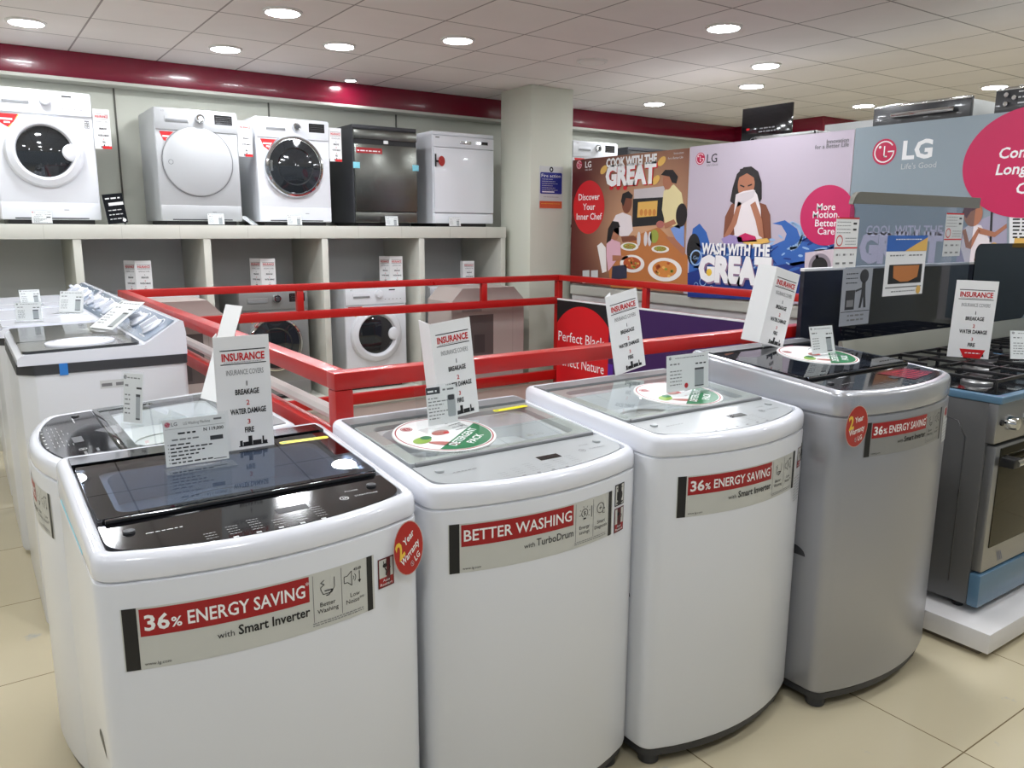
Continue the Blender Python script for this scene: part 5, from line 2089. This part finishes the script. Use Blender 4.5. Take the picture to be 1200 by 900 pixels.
def d_info(q, u0, u1, v0, v1):
    W, H = u1 - u0, v1 - v0
    q.rect(lb, u0, v0 + H * .97, u1, v1, INK_RED, 2)
    q.rect(lb, u0, v0 + H * .38, u1, v0 + H * .41, INK_RED, 2)
    for k in range(4):
        q.scribble(lb, u0 + W * .06, u0 + W * .65, v0 + H * (.9 - .07 * k), H * .018, INK_GREY, 2, k)
    q.rect(lb, u0 + W * .75, v0 + H * .86, u0 + W * .9, v0 + H * .9, INK, 2)
    q.rect(lb, u0 + W * .75, v0 + H * .74, u0 + W * .9, v0 + H * .78, INK, 2)
    q.arc(lb, u0 + W * .2, v0 + H * .54, W * .11, W * .14, 0, 360, INK_RED, 2, 20)
    for k in range(3):
        q.scribble(lb, u0 + W * .45, u0 + W * .92, v0 + H * (.58 - .06 * k), H * .018, INK_GREY, 2, k)
    for k in range(6):
        q.scribble(lb, u0 + W * (.1 + .3 * (k % 3)), u0 + W * (.27 + .3 * (k % 3)), v0 + H * (.24 - .17 * (k // 3)), H * .05, INK_GREY, 2, k)


def d_flyer(q, u0, u1, v0, v1):
    W, H = u1 - u0, v1 - v0
    q.rect(lb, u0, v0 + H * .74, u1, v1, BLUE2, 2)
    q.poly(lb, [(u0 + W * .45, v0 + H * .74), (u1, v0 + H * .74), (u1, v0 + H * .97), (u0 + W * .7, v0 + H * .85)], GOLD, 3)
    q.scribble(lb, u0 + W * .2, u0 + W * .85, v0 + H * .93, H * .02, INK_WHITE, 4)
    q.scribble(lb, u0 + W * .1, u0 + W * .9, v0 + H * .66, H * .03, INK_GREY, 2)
    q.poly(lb, [(u0 + W * .3, v0 + H * .59), (u0 + W * .35, v0 + H * .57), (u0 + W * .6, v0 + H * .7), (u0 + W * .55, v0 + H * .73)], PAPER, 4)
    q.rect(lb, u0 + W * .1, v0 + H * .2, u0 + W * .93, v0 + H * .52, INK, 2)
    q.poly(lb, [(u0 + W * .2, v0 + H * .5), (u0 + W * .85, v0 + H * .5), (u0 + W * .82, v0 + H * .3), (u0 + W * .6, v0 + H * .23), (u0 + W * .4, v0 + H * .23), (u0 + W * .22, v0 + H * .3)], WOOD, 3)
    q.rect(lb, u0 + W * .05, v0 + H * .13, u0 + W * .95, v0 + H * .15, INK_GREY, 2)
    q.scribble(lb, u0 + W * .2, u0 + W * .8, v0 + H * .06, H * .025, INK_GREY, 2)
    q.ell(lb, u0 + W * .88, v0 + H * .08, W * .06, W * .06, GOLD, 3, 10)


def d_drawing(q, u0, u1, v0, v1):
    W, H = u1 - u0, v1 - v0
    for k in range(3):
        q.scribble(lb, u0 + W * .12, u0 + W * .5, v0 + H * (.9 - .08 * k), H * .02, INK, 2, k)
    q.rect(lb, u0 + W * .14, v0 + H * .28, u0 + W * .45, v0 + H * .62, DARK_GREY, 2)
    q.rect(lb, u0 + W * .18, v0 + H * .33, u0 + W * .41, v0 + H * .45, INK_GREY, 3)
    q.ell(lb, u0 + W * .72, v0 + H * .86, W * .15, H * .12, DARK_GREY, 2, 18)
    q.poly(lb, [(u0 + W * .66, v0 + H * .76), (u0 + W * .78, v0 + H * .76), (u0 + W * .8, v0 + H * .55), (u0 + W * .85, v0 + H * .3), (u0 + W * .77, v0 + H * .3), (u0 + W * .73, v0 + H * .5), (u0 + W * .68, v0 + H * .3), (u0 + W * .61, v0 + H * .3), (u0 + W * .66, v0 + H * .56)], DARK_GREY, 2)
    q.line(lb, [(u0 + W * .66, v0 + H * .64), (u0 + W * .46, v0 + H * .6)], W * .04, DARK_GREY, 2)
    q.rect(lb, u0 + W * .02, v0 + H * .24, u0 + W * .98, v0 + H * .25, INK, 2)
    q.scribble(lb, u0 + W * .25, u0 + W * .8, v0 + H * .16, H * .04, INK_GREY, 2)
    q.scribble(lb, u0 + W * .25, u0 + W * .8, v0 + H * .08, H * .04, INK_GREY, 2, 4)


sticker('lid_sticker', [(980, 255), (1002, 255), (1002, 313), (980, 313)], PAPER, d_info)
sticker('lid_sticker', [(1109, 250), (1124, 250), (1124, 300), (1109, 300)], PAPER_DIM, d_info)
sticker('flyer', [(1040, 276), (1080, 276), (1080, 344), (1040, 344)], PAPER, d_flyer)
sticker('drawing_sticker', [(988, 315), (1017, 315), (1017, 379), (988, 379)], mat('sticker_grey', (150, 154, 162), rough=.5), d_drawing)
cooker(4.02, 'second gas cooker with a dark glass lid at the right edge of the photo', .6, .39, glass('dark_lid_glass', (34, 36, 42), ior=1.5), False)
insurance_sign((3.335, 1.64, .99), (0, .02, -1.0), 'insurance card with a red tab standing upright on the cooker burners', .15, .315, (.95, .1), sidew=.4, stand=True)
price_card((3.46, 1.45, .988), (0, .0, -.8), 'price card leaning on the cooker at the right edge of the photo', .14, .12, 'd', .3)
